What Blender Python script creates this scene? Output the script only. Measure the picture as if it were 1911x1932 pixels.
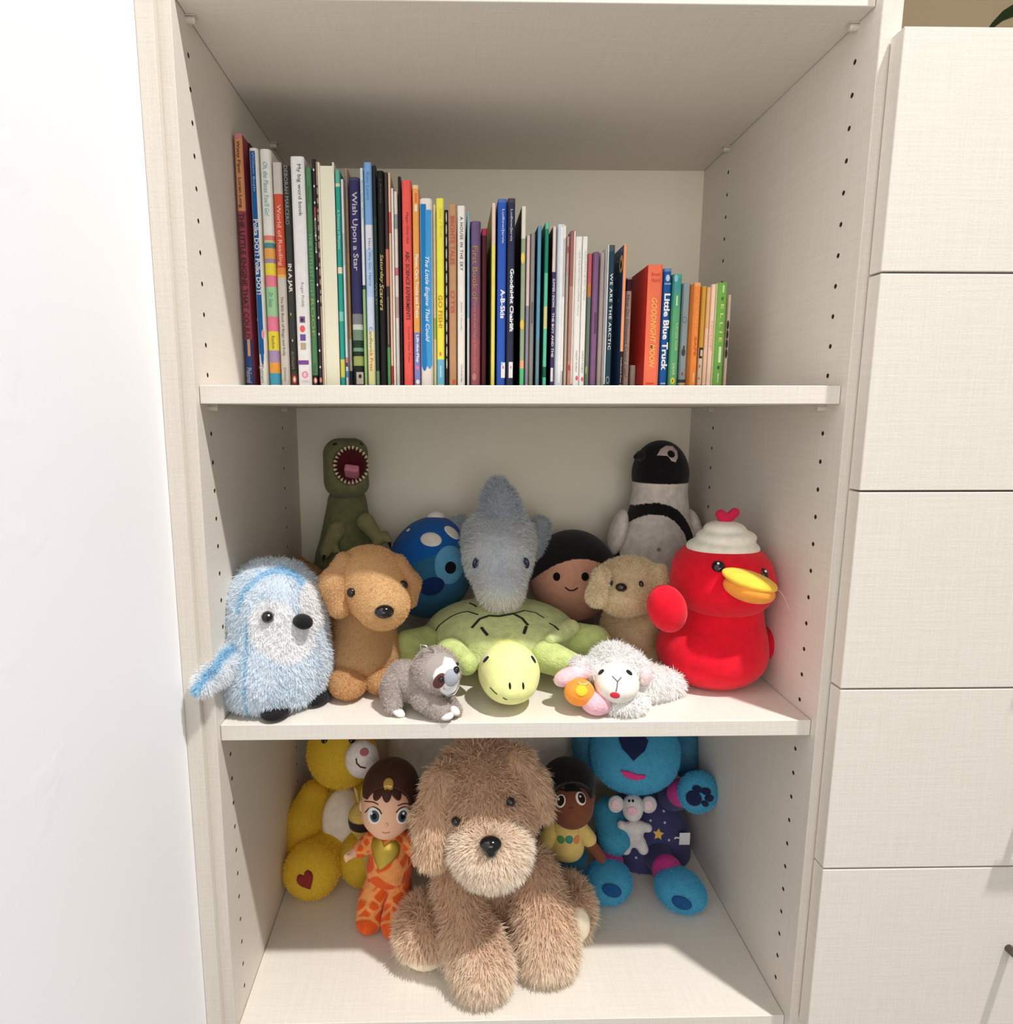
import bpy, math, random
import numpy as np
from mathutils import Matrix, Vector

# ------------------------------------------------------------------ scene, camera, light
scene = bpy.context.scene
for o in list(bpy.data.objects):
    bpy.data.objects.remove(o, do_unlink=True)
COL = scene.collection
rng = np.random.default_rng(7)
random.seed(7)

IMG_W, IMG_H = 1911.0, 1932.0
FPX, PPX, PPY = 1214.1, 871.8, 974.4           # focal length and principal point of the photograph
CAM = np.array([-0.0794, -0.7004, 0.0128])
YAW, PITCH = 0.0185, 0.1566

def _axes():
    cy, sy, cp, sp = math.cos(YAW), math.sin(YAW), math.cos(PITCH), math.sin(PITCH)
    f = np.array([sy * cp, cy * cp, -sp]); r = np.array([cy, -sy, 0.0])
    return f, r, np.cross(r, f)
FWD, RGT, UPV = _axes()

cam_data = bpy.data.cameras.new('camera')
cam = bpy.data.objects.new('camera', cam_data)
COL.objects.link(cam)
cam_data.sensor_fit = 'HORIZONTAL'
cam_data.sensor_width = 36.0
cam_data.lens = FPX * 36.0 / IMG_W
cam_data.shift_x = (IMG_W / 2 - PPX) / IMG_W
cam_data.shift_y = (PPY - IMG_H / 2) / IMG_W
cam_data.clip_start = 0.02
cam.matrix_world = Matrix(((RGT[0], UPV[0], -FWD[0], CAM[0]), (RGT[1], UPV[1], -FWD[1], CAM[1]),
                           (RGT[2], UPV[2], -FWD[2], CAM[2]), (0, 0, 0, 1)))
scene.camera = cam

world = bpy.data.worlds.new('room_light'); scene.world = world
world.use_nodes = True
bg = world.node_tree.nodes['Background']
bg.inputs['Color'].default_value = (1.0, 0.972, 0.94, 1)
bg.inputs['Strength'].default_value = 0.37

def lamp(name, loc, target, power, radius, color):
    d = bpy.data.lights.new(name, 'SPOT'); d.energy = power; d.shadow_soft_size = radius; d.color = color
    d.spot_size = math.radians(110); d.spot_blend = 0.6
    o = bpy.data.objects.new(name, d); COL.objects.link(o); o.location = loc
    o.rotation_euler = (Vector(target) - Vector(loc)).to_track_quat('-Z', 'Y').to_euler()
    return o
lamp('ceiling_downlight', (1.2, -1.0, 3.1), (0, 0.1, -0.3), 625, 0.06, (1.0, 0.983, 0.972))
fill_data = bpy.data.lights.new('frontal_fill', 'AREA'); fill_data.shape = 'RECTANGLE'; fill_data.size = 1.7; fill_data.size_y = 1.5; fill_data.energy = 24; fill_data.color = (1.0, 0.975, 0.95)
fill_obj = bpy.data.objects.new('frontal_fill', fill_data); COL.objects.link(fill_obj); fill_obj.location = (-0.1, -2.8, 0.15); fill_obj.rotation_euler = (math.radians(90), 0, 0)   # added fill light behind the camera, no window is known there

scene.view_settings.view_transform = 'Standard'
scene.view_settings.look = 'None'
scene.view_settings.gamma = 1.0
scene.view_settings.use_curve_mapping = False
scene.view_settings.exposure = 0.0

# ------------------------------------------------------------------ geometry of the place
HW = 0.35                       # half the clear width between the side panels
DEPTH = 0.4535                  # back panel
FR = 0.011                      # shelf fronts sit this far behind the panel fronts
Z_TOP, Z_S1T, Z_S1B, Z_S2T, Z_S2B, Z_FLOOR = 0.4186, 0.0444, 0.0246, -0.3463, -0.3657, -0.7521

def ray(px, py):
    return FWD + RGT * ((px - PPX) / FPX) + UPV * ((PPY - py) / FPX)
def at(px, py, y):
    d = ray(px, py); return CAM + d * ((y - CAM[1]) / d[1])
def at_z(px, py, z):
    d = ray(px, py); return CAM + d * ((z - CAM[2]) / d[2])
def mpp(p):                     # metres per photograph pixel at a point
    return float((np.asarray(p) - CAM) @ FWD) / FPX

def lin(c):
    c = np.asarray(c, float) / 255.0
    return np.where(c <= 0.04045, c / 12.92, ((c + 0.055) / 1.055) ** 2.4)

# ------------------------------------------------------------------ materials
MATS = {}
def new_mat(name):
    m = bpy.data.materials.new(name); m.use_nodes = True
    return m, m.node_tree, m.node_tree.nodes['Principled BSDF']
def plain(name, c, rough=0.6, metal=0.0, coat=0.0):
    if name in MATS: return MATS[name]
    m, nt, b = new_mat(name)
    b.inputs['Base Color'].default_value = (*lin(c), 1)
    b.inputs['Roughness'].default_value = rough
    b.inputs['Metallic'].default_value = metal
    b.inputs['Coat Weight'].default_value = coat
    MATS[name] = m; return m
def colour_key(c, rough=0.55, kind='paint'):
    return plain('%s_%02x%02x%02x' % (kind, *[int(v) for v in c]), c, rough)
def attr_mat(name, rough=0.9, sheen=0.0, bump=0.0, scale=600.0, blotch=0.0):
    if name in MATS: return MATS[name]
    m, nt, b = new_mat(name)
    a = nt.nodes.new('ShaderNodeAttribute'); a.attribute_name = 'Col'
    out = a.outputs['Color']
    tc = nt.nodes.new('ShaderNodeTexCoord')
    if blotch:
        n = nt.nodes.new('ShaderNodeTexNoise'); n.inputs['Scale'].default_value = 90; n.inputs['Detail'].default_value = 4
        nt.links.new(tc.outputs['Object'], n.inputs['Vector'])
        r = nt.nodes.new('ShaderNodeMapRange'); r.inputs[1].default_value = 0.3; r.inputs[2].default_value = 0.7
        r.inputs[3].default_value = 1 - blotch; r.inputs[4].default_value = 1 + blotch * 0.5
        nt.links.new(n.outputs['Fac'], r.inputs[0])
        x = nt.nodes.new('ShaderNodeVectorMath'); x.operation = 'SCALE'
        nt.links.new(out, x.inputs[0]); nt.links.new(r.outputs[0], x.inputs['Scale'])
        out = x.outputs[0]
    nt.links.new(out, b.inputs['Base Color'])
    b.inputs['Roughness'].default_value = rough
    b.inputs['Specular IOR Level'].default_value = 0.2
    b.inputs['Sheen Weight'].default_value = sheen
    b.inputs['Sheen Roughness'].default_value = 0.5
    if bump:
        n = nt.nodes.new('ShaderNodeTexNoise'); n.inputs['Scale'].default_value = scale; n.inputs['Detail'].default_value = 3
        nt.links.new(tc.outputs['Object'], n.inputs['Vector'])
        bp = nt.nodes.new('ShaderNodeBump'); bp.inputs['Strength'].default_value = bump; bp.inputs['Distance'].default_value = 0.002
        nt.links.new(n.outputs['Fac'], bp.inputs['Height']); nt.links.new(bp.outputs['Normal'], b.inputs['Normal'])
    MATS[name] = m; return m
M_FUR = attr_mat('plush_fur', 0.95, 0.1)
def _fur_glow():                # strands let some light through
    nt = M_FUR.node_tree; b = nt.nodes['Principled BSDF']; out = nt.nodes['Material Output']
    tr = nt.nodes.new('ShaderNodeBsdfTranslucent'); mx = nt.nodes.new('ShaderNodeMixShader'); mx.inputs[0].default_value = 0.5
    a = [n for n in nt.nodes if n.type == 'ATTRIBUTE'][0]
    nt.links.new(a.outputs['Color'], tr.inputs['Color']); nt.links.new(b.outputs[0], mx.inputs[1]); nt.links.new(tr.outputs[0], mx.inputs[2])
    nt.links.new(mx.outputs[0], out.inputs['Surface'])
_fur_glow()
M_VELVET = attr_mat('plush_velvet', 0.9, 0.12, 0.35, 900, 0.10)
M_PILE = attr_mat('plush_short_pile', 0.95, 0.12, 0.8, 420, 0.18)
M_VINYL = attr_mat('doll_vinyl', 0.45, 0.0)
M_PAPER = attr_mat('printed_cover', 0.45, 0.0, 0.06, 1500, 0.05)
M_PAGES = attr_mat('page_paper', 0.9)
M_GLOSS = plain('black_glossy_plastic', (9, 8, 9), 0.12, coat=0.4)
M_BLACKFELT = plain('black_felt', (14, 13, 16), 0.95)

def linen(name, base, dark, strength=0.5):
    """woven-look melamine: three families of fine streaks"""
    m, nt, b = new_mat(name)
    tc = nt.nodes.new('ShaderNodeTexCoord')
    last = None
    for sc in ((14, 420, 420), (420, 14, 420), (420, 420, 14)):
        mp = nt.nodes.new('ShaderNodeMapping'); mp.inputs['Scale'].default_value = sc
        nt.links.new(tc.outputs['Object'], mp.inputs['Vector'])
        n = nt.nodes.new('ShaderNodeTexNoise'); n.inputs['Scale'].default_value = 1.0; n.inputs['Detail'].default_value = 2.5
        nt.links.new(mp.outputs['Vector'], n.inputs['Vector'])
        if last is None: last = n.outputs['Fac']
        else:
            a = nt.nodes.new('ShaderNodeMath'); a.operation = 'ADD'
            nt.links.new(last, a.inputs[0]); nt.links.new(n.outputs['Fac'], a.inputs[1]); last = a.outputs[0]
    r = nt.nodes.new('ShaderNodeMapRange'); r.inputs[1].default_value = 1.15; r.inputs[2].default_value = 1.85
    nt.links.new(last, r.inputs[0])
    mx = nt.nodes.new('ShaderNodeMix'); mx.data_type = 'RGBA'
    mx.inputs['A'].default_value = (*lin(dark), 1); mx.inputs['B'].default_value = (*lin(base), 1)
    nt.links.new(r.outputs[0], mx.inputs['Factor']); nt.links.new(mx.outputs['Result'], b.inputs['Base Color'])
    b.inputs['Roughness'].default_value = 0.5
    bp = nt.nodes.new('ShaderNodeBump'); bp.inputs['Strength'].default_value = 0.15; bp.inputs['Distance'].default_value = 0.0006
    nt.links.new(r.outputs[0], bp.inputs['Height']); nt.links.new(bp.outputs['Normal'], b.inputs['Normal'])
    return m
M_LINEN = linen('linen_melamine', (226, 219, 208), (218, 210, 198))
M_EDGE = plain('melamine_edge_band', (231, 224, 213), 0.5)
M_CORE = plain('drilled_board_core', (70, 55, 42), 0.9)
M_PIN = plain('clear_shelf_pin', (205, 196, 184), 0.25)
M_METAL = plain('brushed_handle_metal', (120, 112, 104), 0.35, 0.9)
M_STEEL = plain('nickel_clip', (190, 188, 182), 0.25, 1.0)

# ------------------------------------------------------------------ mesh building
def tag(o, label=None, cat=None, group=None, kind=None):
    if label: o['label'] = label
    if cat: o['category'] = cat
    if group: o['group'] = group
    if kind: o['kind'] = kind
    return o
def thing(name, loc, label, cat, group=None, kind=None):
    o = bpy.data.objects.new(name, None); COL.objects.link(o)
    o.empty_display_size = 0.03; o.location = [float(v) for v in loc]
    return tag(o, label, cat, group, kind)
def raw_mesh(name, verts, faces, mat, parent=None, cols=None, normals=None, smooth=True, origin=None, label=None, kind=None):
    """verts are world coordinates; the object hangs below parent without moving"""
    verts = np.asarray(verts, np.float32).reshape(-1, 3)
    base = np.zeros(3)
    if parent is not None:
        pw = parent
        while pw is not None:
            base = base + np.array(pw.location); pw = pw.parent
    org = np.zeros(3) if origin is None else np.asarray(origin) - base
    me = bpy.data.meshes.new(name)
    vl = (verts - base - org).astype(np.float32)
    if isinstance(faces, list):
        lens = np.array([len(f) for f in faces], np.int32)
        loops = np.array([i for f in faces for i in f], np.int32)
    else:
        lens, loops = faces
    me.vertices.add(len(vl)); me.vertices.foreach_set('co', vl.ravel())
    me.loops.add(len(loops)); me.loops.foreach_set('vertex_index', loops)
    me.polygons.add(len(lens))
    starts = np.concatenate(([0], np.cumsum(lens)[:-1])).astype(np.int32)
    me.polygons.foreach_set('loop_start', starts)
    me.polygons.foreach_set('use_smooth', np.full(len(lens), bool(smooth)))
    me.update(calc_edges=True)
    if cols is not None:
        dom = 'POINT' if len(cols) == len(vl) else 'CORNER'
        ca = me.color_attributes.new('Col', 'FLOAT_COLOR', dom)
        c4 = np.ones((len(cols), 4), np.float32); c4[:, :3] = cols
        ca.data.foreach_set('color', c4.ravel())
    if normals is not None:
        na = me.attributes.new('Nrm', 'FLOAT_VECTOR', 'POINT'); na.data.foreach_set('vector', np.asarray(normals, np.float32).ravel())
    for mt in (mat if isinstance(mat, (list, tuple)) else [mat]):
        me.materials.append(mt)
    o = bpy.data.objects.new(name, me); COL.objects.link(o)
    o.parent = parent; o.location = [float(v) for v in org]
    if label: o['label'] = label
    if kind: o['kind'] = kind
    return o
def box_data(lo, hi, bev=0.0):
    x0, y0, z0 = lo; x1, y1, z1 = hi
    if bev <= 0:
        v = [(x0,y0,z0),(x1,y0,z0),(x1,y1,z0),(x0,y1,z0),(x0,y0,z1),(x1,y0,z1),(x1,y1,z1),(x0,y1,z1)]
        return v, [(0,3,2,1),(4,5,6,7),(0,1,5,4),(1,2,6,5),(2,3,7,6),(3,0,4,7)]
    b = bev; v = []; ix = {}
    for sx in (0,1):
        for sy in (0,1):
            for sz in (0,1):
                for a in range(3):
                    p = [(x0,x1)[sx],(y0,y1)[sy],(z0,z1)[sz]]
                    for k in range(3):
                        if k != a: p[k] += b if (sx,sy,sz)[k] == 0 else -b
                    ix[(sx,sy,sz,a)] = len(v); v.append(tuple(p))
    f = []
    def q(a, s):     # main face on axis a
        o1, o2 = [(1,2),(2,0),(0,1)][a]
        cyc = [(0,0),(1,0),(1,1),(0,1)]
        if s == 0: cyc = cyc[::-1]
        r = []
        for c in cyc:
            k = [0,0,0]; k[a] = s; k[o1] = c[0]; k[o2] = c[1]; r.append(ix[(*k, a)])
        f.append(tuple(r))
    for a in range(3):
        q(a, 0); q(a, 1)
    for a in range(3):   # edge chamfers, edges parallel to axis a
        o1, o2 = [(1,2),(2,0),(0,1)][a]
        for s1 in (0,1):
            for s2 in (0,1):
                def k(t, w):
                    c = [0,0,0]; c[a] = t; c[o1] = s1; c[o2] = s2; return ix[(*c, w)]
                r = (k(0,o1), k(1,o1), k(1,o2), k(0,o2))
                f.append(r if (s1 == s2) else r[::-1])
    for sx in (0,1):
        for sy in (0,1):
            for sz in (0,1):
                r = (ix[(sx,sy,sz,0)], ix[(sx,sy,sz,1)], ix[(sx,sy,sz,2)])
                f.append(r if (sx+sy+sz) % 2 == 1 else r[::-1])
    return v, f
def box(name, lo, hi, mat, parent=None, bev=0.0, **kw):
    v, f = box_data(lo, hi, bev)
    return raw_mesh(name, v, f, mat, parent, smooth=False, origin=((lo[0]+hi[0])/2, (lo[1]+hi[1])/2, lo[2]), **kw)
def frame_of(n, up=(0, 0, 1)):
    n = np.asarray(n, float); n = n / np.linalg.norm(n)
    u = np.cross(up, n)
    if np.linalg.norm(u) < 1e-3: u = np.cross((0, 1, 0), n)
    u /= np.linalg.norm(u)
    return u, np.cross(n, u), n
def tube_data(pts, rad, seg=8, flat=None):
    """swept tube through points; flat=(normals, factor) squashes it along the given normals"""
    pts = np.asarray(pts, float); n = len(pts)
    rad = np.full(n, rad) if np.isscalar(rad) else np.asarray(rad, float)
    tan = np.gradient(pts, axis=0); tan /= np.linalg.norm(tan, axis=1)[:, None] + 1e-12
    v = []; ref = None
    for i in range(n):
        if flat is not None: a = np.asarray(flat[0][i], float)
        else: a = np.array([0.3, 0.2, 1.0]) if ref is None else ref
        a = a - tan[i] * (a @ tan[i])
        if np.linalg.norm(a) < 1e-6: a = np.cross(tan[i], (1, 0, 0))
        a /= np.linalg.norm(a); ref = a; b = np.cross(tan[i], a)
        fa = 1.0 if flat is None else flat[1]
        for k in range(seg):
            t = 2 * math.pi * k / seg
            v.append(pts[i] + rad[i] * (a * math.cos(t) * fa + b * math.sin(t)))
    f = [(i*seg+k, i*seg+(k+1) % seg, (i+1)*seg+(k+1) % seg, (i+1)*seg+k) for i in range(n-1) for k in range(seg)]
    f.append(tuple(range(seg))[::-1]); f.append(tuple((n-1)*seg+k for k in range(seg)))
    return v, f
def lathe_data(prof, seg=24, centre=(0, 0, 0), axis=(0, 0, 1)):
    u, w, n = frame_of(axis); c = np.asarray(centre, float); v = []; m = len(prof)
    for k in range(seg):
        t = 2 * math.pi * k / seg; d = u * math.cos(t) + w * math.sin(t)
        for r, h in prof: v.append(c + d * r + n * h)
    f = [(k*m+i, ((k+1) % seg)*m+i, ((k+1) % seg)*m+i+1, k*m+i+1) for k in range(seg) for i in range(m-1)]
    return v, f
def merge(*data):
    v = []; f = []
    for dv, df in data:
        o = len(v); v.extend([tuple(p) for p in dv]); f.extend([tuple(i + o for i in q) for q in df])
    return v, f

# ------------------------------------------------------------------ soft bodies as distance fields
def euler(rx=0, ry=0, rz=0):
    return np.array(Matrix.Rotation(math.radians(rz), 3, 'Z') @ Matrix.Rotation(math.radians(ry), 3, 'Y') @ Matrix.Rotation(math.radians(rx), 3, 'X'))
class Body:
    def __init__(self, k=0.012):
        self.k = k; self.prims = []; self.cuts = []; self.lo = np.full(3, 1e9); self.hi = np.full(3, -1e9); self.floor = None
    def _grow(self, lo, hi):
        self.lo = np.minimum(self.lo, lo); self.hi = np.maximum(self.hi, hi)
    def ell(self, c, r, rot=(0, 0, 0), k=None):
        c = np.asarray(c, float); r = np.asarray(r, float); R = euler(*rot)
        def fn(P):
            q = (P - c) @ R
            k0 = np.linalg.norm(q / r, axis=1); k1 = np.linalg.norm(q / (r * r), axis=1) + 1e-9
            return k0 * (k0 - 1.0) / k1
        self.prims.append((fn, self.k if k is None else k))
        e = np.sqrt(((R * r) ** 2).sum(axis=1)); self._grow(c - e, c + e); return self
    def cone(self, a, b, ra, rb, k=None):
        a = np.asarray(a, float); b = np.asarray(b, float); d = b - a; dd = d @ d + 1e-12
        def fn(P):
            t = np.clip((P - a) @ d / dd, 0, 1)
            return np.linalg.norm(P - a - t[:, None] * d, axis=1) - (ra + t * (rb - ra))
        self.prims.append((fn, self.k if k is None else k))
        self._grow(np.minimum(a - ra, b - rb), np.maximum(a + ra, b + rb)); return self
    def rbox(self, c, h, rad, rot=(0, 0, 0), k=None):
        c = np.asarray(c, float); h = np.asarray(h, float); R = euler(*rot)
        def fn(P):
            q = np.abs((P - c) @ R) - (h - rad)
            return np.linalg.norm(np.maximum(q, 0), axis=1) + np.minimum(q.max(axis=1), 0) - rad
        self.prims.append((fn, self.k if k is None else k))
        e = np.abs(R * h).sum(axis=1); self._grow(c - e, c + e); return self
    # the same in photograph pixels plus a depth
    def E(self, px, py, y, rx, rz, ry, rot=(0, 0, 0), k=None):
        p = at(px, py, y); s = mpp(p); return self.ell(p, (rx * s, ry, rz * s), rot, k)
    def K(self, px, py, y, r, px2, py2, y2, r2, k=None):
        p = at(px, py, y); q = at(px2, py2, y2); return self.cone(p, q, r * mpp(p), r2 * mpp(q), k)
    def cut(self, px, py, y, rx, rz, ry, rot=(0, 0, 0)):
        p = at(px, py, y); s = mpp(p); b = Body(); b.ell(p, (rx * s, ry, rz * s), rot); self.cuts.append(b.prims[0][0]); return self
    def raw(self, P):
        d = None
        for fn, k in self.prims:
            e = fn(P)
            if d is None: d = e
            else:
                h = np.clip(0.5 + 0.5 * (d - e) / k, 0, 1); d = d * (1 - h) + e * h - k * h * (1 - h)
        if self.floor is not None: d = np.maximum(d, self.floor - P[:, 2])
        return d
    def __call__(self, P):
        d = self.raw(P)
        for c in self.cuts: d = np.maximum(d, -c(P))
        return d
    def grad(self, P, e=4e-4):
        g = np.empty_like(P)
        for i in range(3):
            o = np.zeros(3); o[i] = e; g[:, i] = self(P + o) - self(P - o)
        n = np.linalg.norm(g, axis=1)[:, None]; return g / (n + 1e-12), n[:, 0] / (2 * e)
    def hit(self, px, py):
        d = ray(px, py); d = d / np.linalg.norm(d); t = 0.3
        for _ in range(160):
            p = CAM + d * t; s = float(self(p[None])[0])
            if s < 2e-5: break
            t += max(s * 0.7, 2e-5)
            if t > 2.0: break
        if t > 2.0:
            ts = np.linspace(0.4, 1.6, 900); P = CAM + ts[:, None] * d; t = ts[np.argmin(self(P))]; p = CAM + d * t
        n, _ = self.grad(p[None]); return p, n[0]
    def mesh(self, h):
        lo = self.lo - 2.5 * h; hi = self.hi + 2.5 * h
        n = np.ceil((hi - lo) / h).astype(int) + 1
        ax = [lo[i] + h * np.arange(n[i]) for i in range(3)]
        G = np.stack(np.meshgrid(*ax, indexing='ij'), -1).reshape(-1, 3)
        V = np.empty(len(G))
        for s in range(0, len(G), 400000): V[s:s+400000] = self(G[s:s+400000])
        V = V.reshape(n); ins = V < 0
        nc = n - 1; cnt = np.zeros(nc); acc = np.zeros((*nc, 3))
        offs = [(i, j, k) for i in (0, 1) for j in (0, 1) for k in (0, 1)]
        def sl(o, m=nc): return tuple(slice(o[i], o[i] + m[i]) for i in range(3))
        for o in offs:
            for a in range(3):
                if o[a] == 1: continue
                p = list(o); p[a] = 1
                v0 = V[sl(o)]; v1 = V[sl(p)]; x = (v0 < 0) != (v1 < 0)
                t = np.where(x, v0 / np.where(x, v0 - v1, 1), 0)
                for i in range(3):
                    acc[..., i] += np.where(x, (o[i] + t) if i == a else o[i], 0)
                cnt += x
        act = cnt > 0
        idx = np.full(nc, -1, int); idx[act] = np.arange(act.sum())
        ijk = np.argwhere(act)
        P = lo + h * (ijk + acc[act] / cnt[act][:, None])
        quads = []
        for a in range(3):
            b, c = [(1, 2), (2, 0), (0, 1)][a]
            m = n.copy(); m[a] -= 1
            s0 = [slice(1, n[i] - 1) for i in range(3)]; s0[a] = slice(0, n[a] - 1)
            s1 = list(s0); s1[a] = slice(1, n[a])
            A = ins[tuple(s0)]; B = ins[tuple(s1)]
            for flip, msk in ((False, A & ~B), (True, ~A & B)):
                e = np.argwhere(msk)
                if not len(e): continue
                e = e + [1 if i != a else 0 for i in range(3)]
                def g(db, dc):
                    q = e.copy(); q[:, b] -= db; q[:, c] -= dc; return idx[q[:, 0], q[:, 1], q[:, 2]]
                Q = np.stack([g(1, 1), g(0, 1), g(0, 0), g(1, 0)], 1)
                quads.append(Q[:, ::-1] if flip else Q)
        Q = np.concatenate(quads)
        for _ in range(2):
            N, gl = self.grad(P); d = self(P); P = P - N * np.clip(d / np.maximum(gl, 0.5), -0.6 * h, 0.6 * h)[:, None]
        N, _ = self.grad(P)
        return P, Q, N

def strands(P, Q, N, C, count, length, width, jitter=0.5, comb=(0, 0, -0.3), curl=0.3, tip=1.12, vary=0.12, skip=None, lenf=None):
    a = P[Q[:, 0]]; b = P[Q[:, 1]]; c = P[Q[:, 2]]; d = P[Q[:, 3]]
    area = 0.5 * np.linalg.norm(np.cross(c - a, d - b), axis=1)
    pr = area / area.sum()
    f = rng.choice(len(Q), count, p=pr)
    u = rng.random(count)[:, None]; v = rng.random(count)[:, None]
    w = [(1-u)*(1-v), u*(1-v), u*v, (1-u)*v]
    root = sum(P[Q[f, i]] * w[i] for i in range(4)); nn = sum(N[Q[f, i]] * w[i] for i in range(4)); cc = sum(C[Q[f, i]] * w[i] for i in range(4))
    if skip is not None:
        kp = ~skip(root); root, nn, cc = root[kp], nn[kp], cc[kp]; count = len(root)
    nn /= np.linalg.norm(nn, axis=1)[:, None]
    cb = comb(root, nn) if callable(comb) else np.asarray(comb)
    L = length * (0.65 + 0.7 * rng.random(count))[:, None]
    if lenf is not None: L = L * lenf(root)[:, None]
    clump = np.sin(root @ rng.normal(0, 160, (3, 3))) * jitter * 0.45
    dirn = nn + cb + rng.normal(0, jitter * 0.6, (count, 3)) + clump
    dirn /= np.linalg.norm(dirn, axis=1)[:, None]
    inward = (dirn * nn).sum(1)[:, None]; dirn = dirn + nn * np.maximum(0.15 - inward, 0); dirn /= np.linalg.norm(dirn, axis=1)[:, None]
    d2 = dirn + np.asarray([0, 0, -curl]) + rng.normal(0, 0.25, (count, 3)); d2 /= np.linalg.norm(d2, axis=1)[:, None]
    side = np.cross(dirn, nn + rng.normal(0, 0.35, (count, 3))); side /= np.linalg.norm(side, axis=1)[:, None] + 1e-9
    wd = width * (0.7 + 0.6 * rng.random(count))[:, None]
    root = root - nn * width
    mid = root + dirn * L * 0.55; end = mid + d2 * L * 0.45
    Vv = np.stack([root - side*wd/2, root + side*wd/2, mid + side*wd*0.4, mid - side*wd*0.4, end], 1).reshape(-1, 3)
    cj = cc * (1 + rng.normal(0, vary, (count, 1)))
    Cv = np.stack([cj*0.9, cj*0.9, cj, cj, np.minimum(cj*tip, 0.95)], 1).reshape(-1, 3)
    nv = nn + 0.45 * dirn + rng.normal(0, 0.22, (count, 3)); nv /= np.linalg.norm(nv, axis=1)[:, None]
    Nv = np.repeat(nv, 5, axis=0)
    base = np.arange(count) * 5
    lens = np.tile([4, 3], count)
    loops = np.stack([base, base+1, base+2, base+3, base+3, base+2, base+4], 1).reshape(-1)
    return Vv, Cv, Nv, lens, loops

def paint(c):
    """constant colour or a function of points"""
    return c if callable(c) else (lambda P, N, cc=lin(c): np.tile(cc, (len(P), 1)))
def soft(parent, name, body, colour, mat=None, h=0.0025, fur=None, label=None):
    P, Q, N = body.mesh(h)
    C = paint(colour)(P, N)
    if fur: C = C ** 0.5        # deep pile darkens itself, so single strands are paler than the coat looks
    lens = np.full(len(Q), 4); loops = Q.reshape(-1)
    mat = mat or (M_FUR if fur else M_VELVET)
    if fur:
        V2, C2, N2, l2, lo2 = strands(P, Q, N, C, **fur)
        loops = np.concatenate([loops, lo2 + len(P)]); lens = np.concatenate([lens, l2])
        P = np.concatenate([P, V2]); C = np.concatenate([C, C2]); N = np.concatenate([N, N2])
    return raw_mesh(name, P, (lens.astype(np.int32), loops.astype(np.int32)), mat, parent, C, None, label=label)
def bead(parent, name, p, n, r, depth, mat, seg=16, rot=0.0, ry=None, sink=0.25, label=None):
    """button eye or nose: a squashed sphere seated on a surface"""
    u, v, n = frame_of(n); ca, sa = math.cos(rot), math.sin(rot)
    u, v = u * ca + v * sa, v * ca - u * sa
    ry = r if ry is None else ry
    V = []; rings = seg // 2
    for i in range(rings + 1):
        t = math.pi * i / rings
        for k in range(seg):
            a = 2 * math.pi * k / seg
            V.append(p + n * (depth * (math.cos(t) - sink)) + u * (r * math.sin(t) * math.cos(a)) + v * (ry * math.sin(t) * math.sin(a)))
    F = [(i*seg+k, (i+1)*seg+k, (i+1)*seg+(k+1) % seg, i*seg+(k+1) % seg) for i in range(rings) for k in range(seg)]
    return raw_mesh(name, V, F, mat, parent, label=label)
def button(parent, name, body, px, py, r_px, mat=None, ry_px=None, depth=0.6, rot=0.0, label=None, sink=0.25):
    p, n = body.hit(px, py); s = mpp(p)
    return bead(parent, name, p, n, r_px * s, r_px * s * depth, mat or M_GLOSS, ry=None if ry_px is None else ry_px * s, rot=math.radians(rot), label=label, sink=sink)
def patch(parent, name, body, px, py, outline, colour, lift=0.0007, rings=5, mat=None, label=None, seg=28):
    """appliqué lying on a soft body. outline: (rx, ry, rot) ellipse or list of pixel offsets (star shaped)"""
    p, n = body.hit(px, py); s = mpp(p); u, v, n = frame_of(n)
    if u @ RGT < 0: u = -u
    if isinstance(outline, tuple):
        rx, ry, rot = outline; ca, sa = math.cos(math.radians(rot)), math.sin(math.radians(rot))
        o = [(rx*math.cos(t)*ca - ry*math.sin(t)*sa, rx*math.cos(t)*sa + ry*math.sin(t)*ca) for t in np.linspace(0, 2*math.pi, seg, endpoint=False)]
    else: o = outline
    o = np.asarray(o, float); m = len(o)
    pts = [p[None]]; rr = [(i + 1) / rings for i in range(rings)] + [1.04]
    for q in rr: pts.append(p + (o[:, :1] * q * u - o[:, 1:] * q * v) * s)
    pts = np.concatenate(pts)
    st = pts + n * 0.02
    t = np.zeros(len(pts))
    for _ in range(60):
        d = body(st - n * t[:, None]); t += np.clip(d * 0.8, -0.002, 0.004)
    S = st - n * np.clip(t, 0, 0.05)[:, None]
    gn, _ = body.grad(S)
    off = np.full(len(pts), lift); off[-m:] = -0.0004
    S = S + gn * off[:, None]
    F = [(0, 1 + k, 1 + (k + 1) % m) for k in range(m)]
    for i in range(len(rr) - 1):
        a = 1 + i * m; b = a + m
        F += [(a + k, b + k, b + (k + 1) % m, a + (k + 1) % m) for k in range(m)]
    # the outline runs clockwise on screen (y down), so faces look outward
    if np.cross(S[1] - S[0], S[1 + m // 4] - S[0]) @ n < 0: F = [f[::-1] for f in F]
    if mat is None:
        return raw_mesh(name, S, F, M_VELVET, parent, np.tile(lin(colour), (len(S), 1)), label=label)
    return raw_mesh(name, S, F, mat, parent, np.tile(lin(colour), (len(S), 1)), label=label)
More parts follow.
